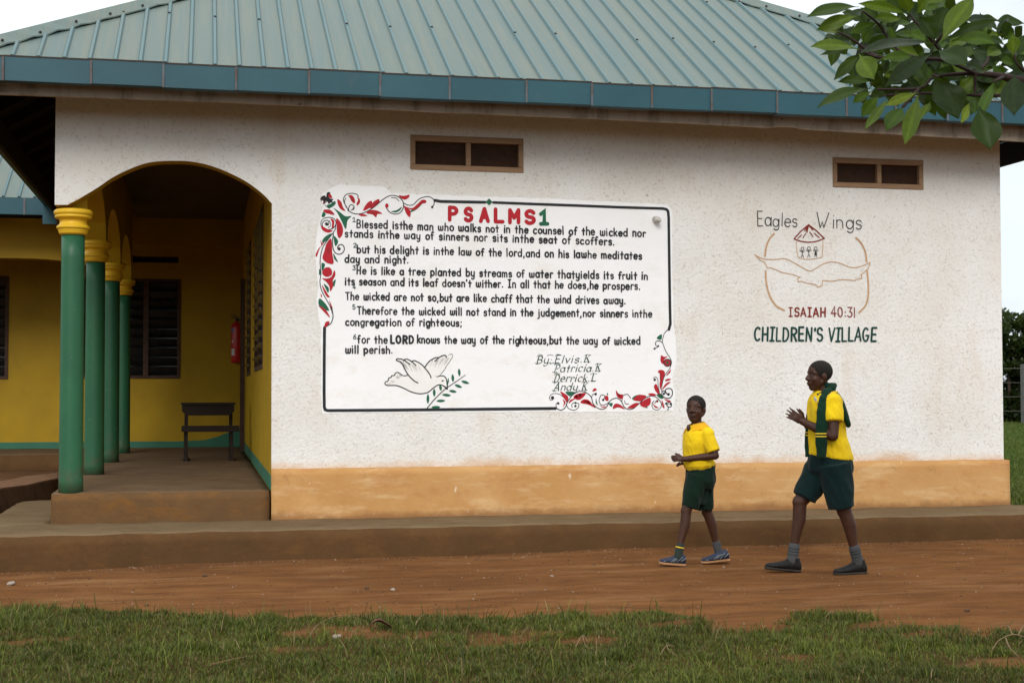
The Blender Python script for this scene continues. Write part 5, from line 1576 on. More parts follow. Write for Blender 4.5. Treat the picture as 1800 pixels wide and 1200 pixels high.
frustum(bm, sA + Vector((0, .02, .015)), J2(1465.5, 741, -.188), .072, .070)
frustum(bm, sB + Vector((0, -.02, .015)), J2(1438, 742, .170), .068, .066)
ell(bm, sA + Vector((0, .012, 0)), ((.070, 0, 0), (0, .068, 0), (0, 0, .068)))
ell(bm, sB + Vector((0, -.012, 0)), ((.068, 0, 0), (0, .066, 0), (0, 0, .068)))
shirt2 = grow("shirt", bm, m_shirt, boy2, .0062, 4, .5, .0115, 17, 4.0)
bm = bmesh.new()
ell(bm, J2(1434.5, 705, -.06), ((.008, 0, 0), (0, .022, 0), (-.012, 0, .036)))
obj("undershirt", bm, m_white, boy2, smooth=True)
bm = bmesh.new()
loft(bm, [sec2(1426, 1493, 799, .146, 0, -2), sec2(1423, 1495, 814, .158), sec2(1424, 1495, 826, .160), sec2(1436, 1488, 838, .130)])
frustum(bm, J2(1446, 818, .075), J2(1414.5, 874.5, .088), .125, .090)
frustum(bm, J2(1465, 816, -.070), J2(1479, 892, -.083), .128, .094)
grow("shorts", bm, m_short2, boy2, .0070, 5, .5, .0150, 11, 9.0)
# sweater: roll round the neck, body hanging behind the shoulder, two sleeves hanging in front
bm = bmesh.new()
ring = []
for k in range(15):
    a = math.radians(20 + 320 * k / 14)
    ring.append(J2(1448, 690) + Vector((-math.cos(a) * .070, -math.sin(a) * .086, .012 - .045 * math.cos(a))))
for p, q in zip(ring, ring[1:]): cone_caps(bm, p, q, .022, .022, 12)
chain(bm, [J2(1453, 676, -.04), J2(1459, 683, -.05), J2(1462, 692, -.07)], [.020, .028, .032])
near = [(J2(1455, 684, -.10), .030, .030), (J2(1449, 700, -.150), .046, .020), (J2(1446, 722, -.178), .045, .020), (J2(1444.5, 748, -.186), .047, .022), (J2(1444, 776, -.182), .047, .022), (J2(1443.5, 804, -.176), .036, .020)]
loft(bm, [(c, Vector((a, .006, 0)), Vector((0, b, 0))) for c, a, b in near])
far = [(J2(1438, 690, .07), .030, .030), (J2(1428, 708, .085), .030, .022), (J2(1424.5, 735, .06), .030, .024), (J2(1422.5, 765, .05), .030, .024), (J2(1421.5, 803, .05), .028, .022)]
loft(bm, [(c, Vector((a, 0, 0)), Vector((0, b, 0))) for c, a, b in far])
for dy in (-.15, -.10, -.05, 0, .05, .10, .15):           # back panel folded over the shoulders
    e = abs(dy) / .15
    chain(bm, [J2(1462 - 3 * e, 686 + 9 * e, dy), J2(1477, 703 + 3 * e, dy), J2(1485.5, 726, dy * 1.05), J2(1491, 747 - 2 * e, dy * 1.05)], [.022, .021, .019, .017])
knit = grow("sweater", bm, m_knit, boy2, .0065, 3, .5, .010, 18, 1.0)
def band(c, a, b, h, parent):
    bm = bmesh.new()
    loft(bm, [(c + Vector((0, 0, -h / 2)), Vector((a, .006, 0)), Vector((0, b, 0))), (c + Vector((0, 0, h / 2)), Vector((a, .006, 0)), Vector((0, b, 0)))])
    obj("stripe", bm, m_ystripe, parent, smooth=False)
for py in (761.5, 766.5):
    band(J2(1444.2, py, -.184), .0525, .0290, .0085, knit)
    band(J2(1422.6, py - 2, .050), .0350, .0300, .0080, knit)
bm = bmesh.new()
for k in (0, 1):
    a, b = J2(1459 + 5 * k, 690 - 1.0 * k, -.165 - .006 * k), J2(1469 + 3 * k, 686.5 + 1.5 * k, -.11)
    chain(bm, [J2(1456 + 6 * k, 697 - 1.5 * k, -.178), J2(1462 + 6 * k, 690 - .5 * k, -.166), J2(1467 + 5 * k, 688, -.12)], [.006, .006, .006])
obj("stripe", bm, m_ystripe, knit, smooth=True)
for an, kn in ((aA, kA), (aB, kB)):
    d = (kn - an).normalized()
    bm = bmesh.new()
    chain(bm, [an - d * .06, an, an + d * .055], [.044, .041, .041])
    so = grow("sock", bm, m_greysock, boy2, .0055, 3)
    bm = bmesh.new(); 
    for z in (-.012, .012, .034): frustum(bm, an + d * z, an + d * (z + .006), .0425, .0425)
    obj("ribbing", bm, m_darksock, so, smooth=True)
def leather_shoe(heel, toe, parent):
    secs, d, sdv, un = shoe_loft(heel, toe, .096, .088, .05)
    bm = bmesh.new()
    loft(bm, [(c + un * .012, a, b) for c, a, b in secs])
    frustum(bm, Vector(heel) + d * .20 + un * .05, Vector(heel) + d * .21 + un * .108, .047, .044)
    up_ = grow("shoe", bm, m_leather, parent, .0045, 4)
    bm = bmesh.new()
    loft(bm, [(Vector(heel) + d * t + un * .010, sdv * .050 * w, un * .012) for t, w in ((-.01, .45), (.02, .8), (.15, .92), (.35, .88), (.6, 1.05), (.8, 1.05), (.93, .8), (1.01, .42))])
    grow("sole", bm, m_blacksole, up_, .0045, 3)
    bm = bmesh.new()
    for k in range(4):
        t = .40 + .055 * k
        h = .098 - .055 * (t - .36) / .25
        cone_caps(bm, Vector(heel) + d * t + sdv * .022 + un * h, Vector(heel) + d * (t + .012) - sdv * .022 + un * h, .0042, .0042, 6)
    obj("laces", bm, m_blacksole, up_, smooth=True)
ph_, pt_ = J2(1522, 1004, -.085), J2(1466, 1004, -.095)
ph_.z = ground_z(ph_.x, ph_.y) - .001; pt_.z = ground_z(pt_.x, pt_.y) - .001
leather_shoe(ph_, pt_, boy2)
ph_, pt_ = J2(1406, 1002, .10), J2(1345, 996, .11)
ph_.z, pt_.z = ground_z(ph_.x, ph_.y) - .001, ground_z(pt_.x, pt_.y) + .030
leather_shoe(ph_, pt_, boy2)


# ================================================================== FIRE EXTINGUISHER on the veranda wall
exc = PX(416, 602, 0.49)
ex = thing("fire_extinguisher", (exc.x, exc.y, 1.75), "red fire extinguisher hanging on the yellow veranda wall above the bench desk", "fire extinguisher")
m_red = simple("red_enamel", (0.50, 0.012, 0.012, 1), (0.42, 0.010, 0.010, 1), 8, 0.3, 0.5, bump=0)
m_lab = simple("white_label", (0.65, 0.65, 0.62, 1), (0.5, 0.5, 0.48, 1), 60, 0.6, bump=0)
m_blab = simple("blue_label", (0.05, 0.09, 0.20, 1), (0.2, 0.24, 0.3, 1), 60, 0.5, bump=0)
m_black = simple("black_plastic", (0.015, 0.015, 0.015, 1), (0.025, 0.025, 0.025, 1), 20, 0.5)
z0, z1, r = PX(416, 637, .49).z, PX(416, 567, .49).z, 0.088
bm = bmesh.new()
lathe(bm, exc.x, exc.y, [(r * .92, z0), (r, z0 + .02), (r, z1 - .09), (r * .93, z1 - .05), (r * .70, z1 - .02), (r * .35, z1), (r * .3, z1 + .02)], 28)
exb = obj("cylinder", bm, m_red, ex, smooth=True)
def wrap(zc, h, a0, a1, mat, name):
    bm = bmesh.new()
    pv = None
    for k in range(9):
        a = math.radians(a0 + (a1 - a0) * k / 8)
        row = [bm.verts.new((exc.x + (r + .0015) * math.cos(a), exc.y + (r + .0015) * math.sin(a), z)) for z in (zc - h / 2, zc + h / 2)]
        if pv: bm.faces.new((pv[0], row[0], row[1], pv[1]))
        pv = row
    obj(name, bm, mat, exb)
H_ = z1 - z0
wrap(z0 + H_ * .26, H_ * .17, 205, 248, m_lab, "label")
wrap(z0 + H_ * .52, H_ * .06, 212, 232, m_lab, "label")
wrap(z0 + H_ * .80, H_ * .11, 205, 240, m_blab, "label")
bm = bmesh.new()
tube(bm, [(exc.x, exc.y, z1), (exc.x, exc.y, z1 + .07)], .018, 10)
bar(bm, (exc.x + .02, exc.y, z1 + .06), (exc.x - .09, exc.y - .02, z1 + .085), .018, .012); bar(bm, (exc.x + .02, exc.y, z1 + .085), (exc.x - .08, exc.y - .02, z1 + .13), .018, .010)
obj("handle", bm, m_black, ex)
bm = bmesh.new()
tube(bm, [(exc.x + .015, exc.y - .02, z1 + .05), (exc.x + .06, exc.y - .06, z1 + .03), (exc.x + .082, exc.y - .07, z1 - .08), (exc.x + .08, exc.y - .06, z0 + .15)], .011, 8)
obj("hose", bm, m_black, ex, smooth=True)
bm = bmesh.new(); bar(bm, (exc.x, exc.y + .02, z1 - .12), (.582, exc.y + .02, z1 - .12), .03, .02)
obj("wall_bracket", bm, m_black, ex)

# ================================================================== WOODEN SCHOOL DESK WITH BENCH
DY = 18.5
dl, dr_ = PY(318, 710, DY).x, PY(414, 710, DY).x
dk = thing("school_desk", ((dl + dr_) / 2, DY, FLOOR_Z), "dark wooden school desk with fixed bench plank standing on the veranda floor", "desk")
m_desk = simple("dark_desk_wood", (0.030, 0.016, 0.010, 1), (0.018, 0.010, 0.006, 1), 7, 0.7, bump=0.3, stretch=(0.3, 2, 2))
def zz(py): return PY(366, py, DY).z
bm = bmesh.new(); box(bm, dl, dr_, DY + .0, DY + .40, zz(711.5), zz(707.5), bev=.004)
obj("desk_top", bm, m_desk, dk)
bm = bmesh.new()
vsf = []
for y in (DY + .02, DY + .37):
    vsf.append([bm.verts.new(p) for p in ((dl + .015, y, zz(712)), (dr_ - .015, y, zz(712)), (dr_ - .012, y, zz(722)), (dr_ - .07, y, zz(730)), (dl + .07, y, zz(730)), (dl + .012, y, zz(722)))])
bm.faces.new(vsf[0]); bm.faces.new(vsf[1][::-1])
for k in range(6): bm.faces.new((vsf[0][k], vsf[1][k], vsf[1][(k + 1) % 6], vsf[0][(k + 1) % 6]))
obj("book_shelf", fix_normals(bm), m_desk, dk)
bm = bmesh.new(); box(bm, dl + .015, dr_ + .04, DY - .42, DY - .20, zz(757), zz(747), bev=.004)
obj("bench_seat", bm, m_desk, dk)
for x in (dl + .065, dr_ - .055):
    for yy, zt in ((DY - .31, zz(757)), (DY + .20, zz(722))):
        bm = bmesh.new(); box(bm, x - .022, x + .022, yy - .035, yy + .035, FLOOR_Z + .028, zt)
        obj("leg", bm, m_desk, dk)
    bm = bmesh.new(); box(bm, x - .032, x + .032, DY - .44, DY + .36, FLOOR_Z - .002, FLOOR_Z + .028, bev=.004)
    obj("foot_rail", bm, m_desk, dk)

# ================================================================== TREE whose branch hangs into the picture on the right
m_bark = simple("brown_bark", (0.085, 0.055, 0.040, 1), (0.05, 0.032, 0.025, 1), 14, 0.9, bump=0.8, bscale=40)
m_twig = simple("red_brown_twig", (0.030, 0.014, 0.011, 1), (0.020, 0.011, 0.008, 1), 14, 0.8)
def mk_leaf(name, base=1.0):
    k = M(name, 0.40, 0.12)
    col, fac = k.attr("tint")
    vein = k.ramp(k.noise(60, 3), 0.35, 0.65)
    c = k.mix(k.math('MULTIPLY', vein, 0.35), col, (0.030, 0.055, 0.010, 1))
    k.color(c)
    k.bump(k.noise(45, 3), 0.25, 0.004)
    tn = k.n.new('ShaderNodeBsdfTranslucent')
    tcol = k.mix(0.5, col, (0.14, 0.21, 0.012, 1))
    k.l.new(tcol, tn.inputs['Color'])
    mx = k.n.new('ShaderNodeMixShader'); mx.inputs[0].default_value = 0.26
    k.l.new(k.p.outputs[0], mx.inputs[1]); k.l.new(tn.outputs[0], mx.inputs[2])
    k.l.new(mx.outputs[0], k.n['Material Output'].inputs['Surface'])
    return k.m
m_leaf = mk_leaf("glossy_green_leaf")
TY = 5.6
class Leaves:
    def __init__(s): s.bm = bmesh.new(); s.tint = []
    def add(s, base, tip, width, nrm, sag=0.0, fold=0.25, tint=(.05, .1, .015), twist=0.0, wavy=1.0):
        base, tip, nrm = Vector(base), Vector(tip), Vector(nrm).normalized()
        d = tip - base
        ln = d.length
        sdv = d.cross(nrm).normalized()
        n2 = sdv.cross(d).normalized()
        NL, NW = 18, 6
        ph = random.uniform(0, 6.28)
        grid = []
        for i in range(NL + 1):
            t = i / NL
            if t < .10: w = .05 + .07 * t / .1                # stalk
            else:
                q = (t - .10) / .90
                w = max(.02, (.12 * (1 - q) + math.sin(math.pi * q ** 1.12) ** .88) * (1.0 if q < .8 else 1.0 - .35 * ((q - .8) / .2)))
            w *= width / 2
            c = base + d * t + Vector((0, 0, -sag * ln * (t * t - t * .0) )) + Vector((0, 0, sag * ln * t)) 
            an = twist * t
            sv = sdv * math.cos(an) + n2 * math.sin(an)
            nv = n2 * math.cos(an) - sdv * math.sin(an)
            row = []
            for j in range(-NW // 2, NW // 2 + 1):
                u = j / (NW / 2)
                row.append(s.bm.verts.new(c + sv * w * u + nv * (fold * w * abs(u) + wavy * .045 * width * math.sin(t * 11 + ph + j) * abs(u))))
                mr = 1.45 if j == 0 else 1.0
                s.tint.append((tint[0] * mr, tint[1] * mr, tint[2] * mr, 1))
            grid.append(row)
        for a, b in zip(grid, grid[1:]):
            for k in range(NW): s.bm.faces.new((a[k], a[k + 1], b[k + 1], b[k]))
    def done(s, name, mat, parent):
        o = obj(name, s.bm, mat, parent, smooth=True)
        a = o.data.color_attributes.new("tint", 'FLOAT_COLOR', 'POINT')
        a.data.foreach_set('color', np.array(s.tint, np.float32).ravel())
        return o
tcx = PY(2120, 300, 5.9)
tree = thing("tree", (tcx.x, tcx.y, 0), "broad leaved tree whose glossy leafy branch hangs in front of the roof corner", "tree")
rs = random.Random(21)
def tint(k=None):
    base = rs.choice([(.034, .070, .006), (.046, .088, .007), (.026, .052, .006), (.015, .032, .005), (.070, .110, .008)])
    if k == 'd': base = (.007, .016, .005)
    if k == 'y': base = (.125, .17, .018)
    if k == 'g': base = (.020, .038, .012)
    v = rs.uniform(.85, 1.15)
    return tuple(c * v for c in base)
TT = tr(1400, 0, 1778 / 400.0)
LV = Leaves()
def LP(x, y, dy=0.0):
    (a, b), = TT([(x, y)])
    return PY(a, b, TY + dy)
mpp = (PY(1700, 100, TY) - PY(1600, 100, TY)).length / 100 / 4.445      # metres per crop pixel
# (base, tip, apparent width, depth offset, upward arch, tint)
traced = [((490, 55), (80, 135), 100, -.1, .16, None), ((480, 125), (155, 240), 105, -.15, .12, None), ((330, 255), (170, 232), 60, 0, .05, 'y'), ((490, 385), (108, 368), 95, -.2, .18, None), ((420, 375), (183, 430), 40, .1, .0, None),
          ((495, 440), (292, 628), 85, -.1, .20, None), ((490, 425), (610, 625), 150, -.25, .0, 'y' if False else None), ((595, 645), (322, 640), 75, -.1, .18, None), ((580, 690), (163, 848), 120, -.3, .20, None), ((590, 715), (440, 805), 75, 0, .05, None),
          ((645, 748), (510, 915), 100, -.1, .1, None), ((720, 765), (535, 1018), 75, -.2, .0, None), ((835, 840), (700, 1022), 130, -.1, .1, 'd' if False else None), ((955, 735), (848, 1132), 115, -.3, -.02, None), ((950, 725), (685, 825), 75, 0, .05, 'y'),
          ((1045, 795), (965, 945), 95, .1, .0, None), ((1065, 600), (1270, 925), 245, -.4, .0, 'd'), ((1100, 395), (1340, 500), 170, -.45, .12, 'g'), ((1085, 345), (485, 420), 110, -.5, .22, 'd'), ((1060, 420), (690, 680), 120, -.35, .12, 'd'),
          ((880, 115), (480, 30), 85, 0, .1, None), ((890, 105), (830, -60), 110, 0, .0, None), ((935, 110), (1060, -40), 140, -.1, .0, None), ((955, 120), (1085, 310), 130, -.1, .15, None), ((1125, 330), (1385, -20), 170, -.2, .1, None), ((1150, 320), (1570, 160), 80, -.1, .16, 'g'),
          ((1215, 320), (1560, 345), 130, -.15, .30, None), ((640, 180), (415, 260), 80, .1, .1, None), ((830, 155), (600, 140), 80, .1, .05, None), ((640, 470), (905, 445), 90, -.1, .12, None), ((700, 340), (960, 440), 130, .15, .0, None), ((760, 200), (900, 180), 60, .1, .1, None),
          ((1690, 440), (1690, 270), 110, 0, .0, None), ((1725, 440), (1800, 270), 100, 0, .0, None), ((1640, 360), (1495, 290), 60, .1, .12, 'g'), ((1705, 575), (1700, 905), 185, -.35, .0, 'd'), ((1480, 445), (1595, 390), 110, .1, .1, None), ((1340, 500), (1470, 570), 90, -.1, .05, 'g'),
          ((1430, 830), (1510, 1170), 215, -.4, .0, None), ((1545, 640), (1430, 935), 85, -.3, .1, None), ((1352, 800), (1285, 965), 65, .05, .0, 'y'), ((1390, 745), (1400, 890), 80, .1, .0, None), ((1525, 510), (1625, 600), 90, .1, .05, None), ((1195, 495), (1330, 560), 130, .1, .0, None),
          ((500, 60), (650, 150), 90, .2, .1, None), ((600, 200), (520, 340), 90, .2, .0, None), ((620, 190), (760, 130), 80, .15, .1, None), ((1000, 300), (760, 270), 80, .2, .1, None), ((900, 440), (720, 560), 110, .2, .1, None), ((880, 560), (680, 600), 100, .2, .1, None),
          ((900, 460), (1010, 620), 130, .2, .0, None), ((960, 680), (1120, 760), 120, .25, .05, None), ((1090, 590), (950, 560), 90, .2, .1, None), ((1130, 480), (1200, 640), 130, .25, .0, None), ((980, 690), (860, 640), 90, .2, .1, None), ((1390, 600), (1280, 720), 110, .2, .0, None),
          ((1400, 580), (1520, 700), 110, .2, .0, None), ((1620, 600), (1560, 760), 110, .2, .0, None), ((1640, 610), (1740, 720), 110, .25, .0, None), ((1700, 500), (1600, 480), 90, .2, .1, None), ((1180, 380), (1320, 300), 120, .2, .1, None), ((1250, 420), (1400, 420), 110, .2, .1, None),
          ((820, 100), (700, -40), 120, .1, .05, None), ((740, 60), (560, -50), 110, .1, .05, None), ((1010, 40), (1180, -60), 120, .1, .0, None), ((1080, 260), (1180, 60), 120, .15, .1, 'g'), ((860, 240), (1010, 320), 110, .2, .0, None), ((560, 400), (680, 330), 90, .15, .1, None),
          ((1440, 300), (1500, 420), 110, .25, .0, 'd'), ((1500, 680), (1430, 560), 100, .2, .0, 'g'), ((1720, 640), (1800, 760), 120, .1, .0, None), ((1330, 660), (1360, 800), 110, .25, .0, None), ((1160, 620), (1060, 720), 110, .3, .0, None), ((800, 700), (900, 800), 90, .25, .0, None)]
view = (PY(1640, 120, TY) - CAM).normalized()
# smaller leaves filling the depth behind the traced ones
for k in range(230):
    while True:
        x, y = rs.uniform(180, 1900), rs.uniform(-40, 860)
        e = ((x - 1050) / 800) ** 2 + ((y - 400) / 420) ** 2
        if e < 1 and not (y < 150 and x > 1250) and not (x < 420 and 400 < y < 620): break
    an = rs.uniform(0, 6.28)
    ln = rs.uniform(150, 270)
    ax, ay = math.cos(an), math.sin(an) * .8 + .25
    if x < 500: ax = -abs(ax)
    traced.append(((x - ax * ln * .4, y - ay * ln * .4), (x + ax * ln * .6, y + ay * ln * .6), ln * rs.uniform(.36, .52), rs.uniform(.2, .75), rs.uniform(0, .15), rs.choice([None, None, 'd', 'd', 'g'])))
for b, t, w, dy, ar, tn in traced:
    B, T_ = LP(*b, dy), LP(*t, dy + rs.uniform(-.12, .06))
    nrm = -view + Vector((0, 0, .35)) + Vector((rs.uniform(-.3, .3), rs.uniform(-.2, .2), rs.uniform(-.1, .3)))
    LV.add(B, T_, w * mpp * .90, nrm, ar, rs.uniform(.15, .4), tint(tn), rs.uniform(-.35, .35))
# the rest of the crown, out of the picture to the right and above
twigs = bmesh.new()
def rosette(c, axis, n, ln, tn=None):
    c, axis = Vector(c), Vector(axis).normalized()
    a = axis.cross(Vector((.3, .2, .9))).normalized(); b = axis.cross(a)
    for k in range(n):
        an = k * 2.4 + rs.uniform(-.3, .3)
        dv = (a * math.cos(an) + b * math.sin(an)) * rs.uniform(.75, 1.0) + axis * rs.uniform(.0, .6) + Vector((0, 0, rs.uniform(-.45, .05)))
        dv.normalize()
        L_ = ln * rs.uniform(.7, 1.1)
        nr = axis + Vector((0, 0, .7))
        LV.add(c + dv * .02, c + dv * L_, L_ * rs.uniform(.34, .44), nr, rs.uniform(.05, .2), rs.uniform(.15, .4), tint(tn), rs.uniform(-.4, .4))
main_pts = [Vector((tcx.x, tcx.y, 0)), Vector((tcx.x - .03, tcx.y, .9)), Vector((tcx.x + .02, tcx.y + .02, 1.9)), Vector((tcx.x - .05, tcx.y, 2.7))]
bmT = bmesh.new()
tube(bmT, smooth_path(main_pts, 5), [.15 - .075 * i / 15 for i in range(16)], 14)
for v in bmT.verts: v.co += mnoise.noise_vector(v.co * 9) * .012
trunk = obj("trunk", bmT, m_bark, tree, smooth=True)
fork = main_pts[-1]
B0 = LP(1778, 640, .05)
limb = [fork, fork.lerp(B0, .45) + Vector((0, 0, -.02)), B0, LP(1620, 600, 0), LP(1400, 575, 0), LP(1090, 600, .05), LP(960, 690, .05), LP(640, 700, .0)]
tube(twigs, smooth_path(limb, 4), [.030 - .024 * min(1, i / 20) for i in range(29)], 8)
for q in ([LP(1400, 575), LP(1200, 480, -.05), LP(1080, 345, -.1), LP(930, 170, -.05), LP(880, 105)], [LP(1080, 345, -.1), LP(1120, 300, -.15), LP(1140, 260, -.15)], [LP(1180, 470), LP(900, 445, .05), LP(760, 360, .1), LP(640, 190, .1), LP(520, 90, .05)],
          [LP(900, 445, .05), LP(640, 450, 0), LP(495, 395, -.05)], [LP(640, 450), LP(560, 400, .05), LP(420, 300, .05), LP(320, 250, .05)], [LP(1778, 750, .05), LP(1420, 745, .05), LP(1000, 730, .1), LP(700, 745, 0)], [LP(1400, 575), LP(1395, 660), LP(1390, 760)], [LP(1400, 575), LP(1480, 500, .05), LP(1500, 440, .1)],
          [LP(1900, 640, .05), LP(1740, 520), LP(1700, 430)], [LP(1620, 600), LP(1540, 640, -.2)], [LP(960, 690, .05), LP(830, 840, -.05)], [LP(1100, 600), LP(1065, 590, -.3)], [fork, LP(1900, 800, .1), LP(1778, 750, .05)]):
    sp_ = smooth_path(q, 4)
    tube(twigs, sp_, [.0085 - .0045 * i / len(sp_) for i in range(len(sp_))], 6)
for k in range(16):
    an = k * 2.399
    e = fork + Vector((.55 + .9 * rs.random(), math.sin(an) * 1.0, .35 + 1.2 * rs.random() + .15 * math.cos(an)))
    if k % 3 == 0: e = fork + Vector((rs.uniform(-.15, .3), math.cos(an) * .9, 1.1 + .6 * rs.random()))
    mid = fork.lerp(e, .5) + Vector((0, 0, -.08))
    sp_ = smooth_path([fork, mid, e], 4)
    tube(twigs, sp_, [.035 - .026 * i / len(sp_) for i in range(len(sp_))], 6)
    for j in range(3):
        c = e + Vector((rs.uniform(-.25, .25), rs.uniform(-.25, .25), rs.uniform(-.2, .2)))
        rosette(c, (e - fork) + Vector((0, 0, .3)), 9, .24)
obj("limb", twigs, m_twig, trunk, smooth=True)
LV.done("crown", m_leaf, tree)

# ================================================================== HEDGE AND FENCE far behind, to the right of the building
HY = 38.0
def bush(name, x0, x1, y0, zg, hgt, n, label, cat, seed, lsize=.19):
    rb = np.random.default_rng(seed)
    root = thing(name, ((x0 + x1) / 2, y0, zg), label, cat)
    bm = bmesh.new()
    ts = []
    cl = []
    for k in range(int((x1 - x0) * 26)):
        cl.append((rb.uniform(x0, x1), y0 + rb.uniform(-.8, .8), zg + hgt * (rb.random() ** 1.0) * .92, rb.uniform(.30, .60)))
    for k in range(n):
        cx_, cy_, cz, cr = cl[rb.integers(len(cl))]
        v = rb.normal(size=3); v /= np.linalg.norm(v)
        rr = cr * (rb.random() ** .4)
        p = Vector((cx_ + v[0] * rr, cy_ + v[1] * rr, max(zg + .05, cz + v[2] * rr * .8)))
        a = Vector(rb.normal(size=3)).normalized(); b = a.cross(Vector(rb.normal(size=3))).normalized()
        l_ = lsize * rb.uniform(.5, 1.1)
        q = [p - a * l_ * .5, p + b * l_ * .26, p + a * l_ * .5, p - b * l_ * .26]
        bm.faces.new([bm.verts.new(x) for x in q])
        g = rb.uniform(.6, 1.2)
        t = (.014 * g, .023 * g, .007 * g, 1) if rb.random() < .8 else (.035 * g, .045 * g, .012 * g, 1)
        ts += [t] * 4
    o = obj("foliage", bm, m_leaf, root)
    a_ = o.data.color_attributes.new("tint", 'FLOAT_COLOR', 'POINT')
    a_.data.foreach_set('color', np.array(ts, np.float32).ravel())
    bm = bmesh.new()
    for k in range(int((x1 - x0) * 1.6)):
        xx = x0 + .3 + k * .62 + rb.uniform(-.15, .15)
        tube(bm, [(xx, y0, zg - .1), (xx + rb.uniform(-.2, .2), y0 + rb.uniform(-.3, .3), zg + hgt * .45), (xx + rb.uniform(-.4, .4), y0 + rb.uniform(-.4, .4), zg + hgt * .85)], [.05, .04, .015], 6)
    obj("stems", bm, m_bark, root)
    return root
zg = ground_z(24.0, HY)
hx0, hx1 = PY(1725, 700, HY).x, PY(2500, 700, HY).x
htop = PY(1780, 528, HY).z
bush("hedge", hx0, hx1, HY, zg, htop - zg - .05, 150000, "tall tangled green hedge at the edge of the lawn beyond the building", "hedge", 4)
fp = PY(1797, 740, HY - 1.6)
fz = ground_z(fp.x, HY - 1.6)
fence = thing("wire_fence", (fp.x, HY - 1.6, fz), "wire fence with grey posts in front of the tall hedge", "fence")
m_post = simple("grey_concrete_post", (0.13, 0.135, 0.13, 1), (0.09, 0.095, 0.09, 1), 9, 0.9)
m_wire = simple("dull_wire", (0.10, 0.09, 0.08, 1), (0.07, 0.06, 0.05, 1), 9, 0.6)
for k in range(-1, 8):
    x = fp.x + .10 + k * 2.6
    bm = bmesh.new(); box(bm, x - .09, x + .09, HY - 1.69, HY - 1.51, fz - .2, PY(1797, 640, HY - 1.6).z, bev=.01)
    obj("post", bm, m_post, fence)
for z in (.35, .75, 1.15, 1.55):
    bm = bmesh.new(); tube(bm, [(fp.x - 3.2, HY - 1.705, fz + z), (fp.x + 18.5, HY - 1.705, fz + z)], .008, 5)
    obj("wire", bm, m_wire, fence)


# ================================================================== GRASS, PEBBLES AND LITTER
def mk_grass():
    k = M("grass_blades", 0.6, 0.25)
    col, fac = k.attr("tint")
    k.color(col)
    tn = k.n.new('ShaderNodeBsdfTranslucent')
    k.l.new(col, tn.inputs['Color'])
    mx = k.n.new('ShaderNodeMixShader'); mx.inputs[0].default_value = 0.25
    k.l.new(k.p.outputs[0], mx.inputs[1]); k.l.new(tn.outputs[0], mx.inputs[2])
    k.l.new(mx.outputs[0], k.n['Material Output'].inputs['Surface'])
    return k.m
m_grass = mk_grass()
def nz2(x, y, f, s): return mnoise.noise(Vector((x * f, y * f, s)))
def blades(name, pts, hs, ws, cols, lean=0.75):
    """one curved, tapering blade per point"""
    n = len(pts)
    a = RNG.uniform(0, 2 * np.pi, n); b = a + np.pi / 2 + RNG.uniform(-.4, .4, n)
    ld = np.stack([np.cos(a), np.sin(a)], 1); sdv = np.stack([np.cos(b), np.sin(b)], 1)
    ln = RNG.uniform(.15, 1.0, n) * lean * 1.35
    V = np.zeros((n, 7, 3), np.float32)
    for i, (t, w) in enumerate(((0, .8), (.45, 1.0), (.8, .65))):
        off = ln * t * t
        hz = t * np.sqrt(np.maximum(.12, 1 - .55 * (ln * t) ** 1.5))
        c = np.concatenate([pts[:, :2] + ld * (hs * off)[:, None], (pts[:, 2] + hs * hz - .004)[:, None]], 1)
        for s, j in ((-1, 0), (1, 1)):
            V[:, 2 * i + j, :2] = c[:, :2] + s * sdv * (ws * w / 2)[:, None]
            V[:, 2 * i + j, 2] = c[:, 2]
    t = 1.0
    hz = np.sqrt(np.maximum(.12, 1 - .55 * ln ** 1.5))
    V[:, 6, :2] = pts[:, :2] + ld * (hs * ln)[:, None]
    V[:, 6, 2] = pts[:, 2] + hs * hz * .97
    idx = np.array([[0, 1, 3, 2], [2, 3, 5, 4]])
    base = (np.arange(n) * 7)[:, None]
    quads = np.concatenate([base + idx[0], base + idx[1]], 0)
    tris = base + np.array([4, 5, 6])
    me = bpy.data.meshes.new(name)
    me.vertices.add(n * 7); me.vertices.foreach_set('co', V.ravel())
    nl = quads.size + tris.size
    me.loops.add(nl); me.loops.foreach_set('vertex_index', np.concatenate([quads.ravel(), tris.ravel()]).astype(np.int32))
    npoly = len(quads) + len(tris)
    me.polygons.add(npoly)
    ls = np.concatenate([np.arange(len(quads)) * 4, quads.size + np.arange(len(tris)) * 3]).astype(np.int32)
    me.polygons.foreach_set('loop_start', ls)
    me.update(calc_edges=True)
    ca = me.color_attributes.new("tint", 'FLOAT_COLOR', 'POINT')
    ca.data.foreach_set('color', np.repeat(np.concatenate([cols, np.ones((n, 1))], 1), 7, axis=0).astype(np.float32).ravel())
    return struct(link_mesh(name, me, m_grass), 'stuff')
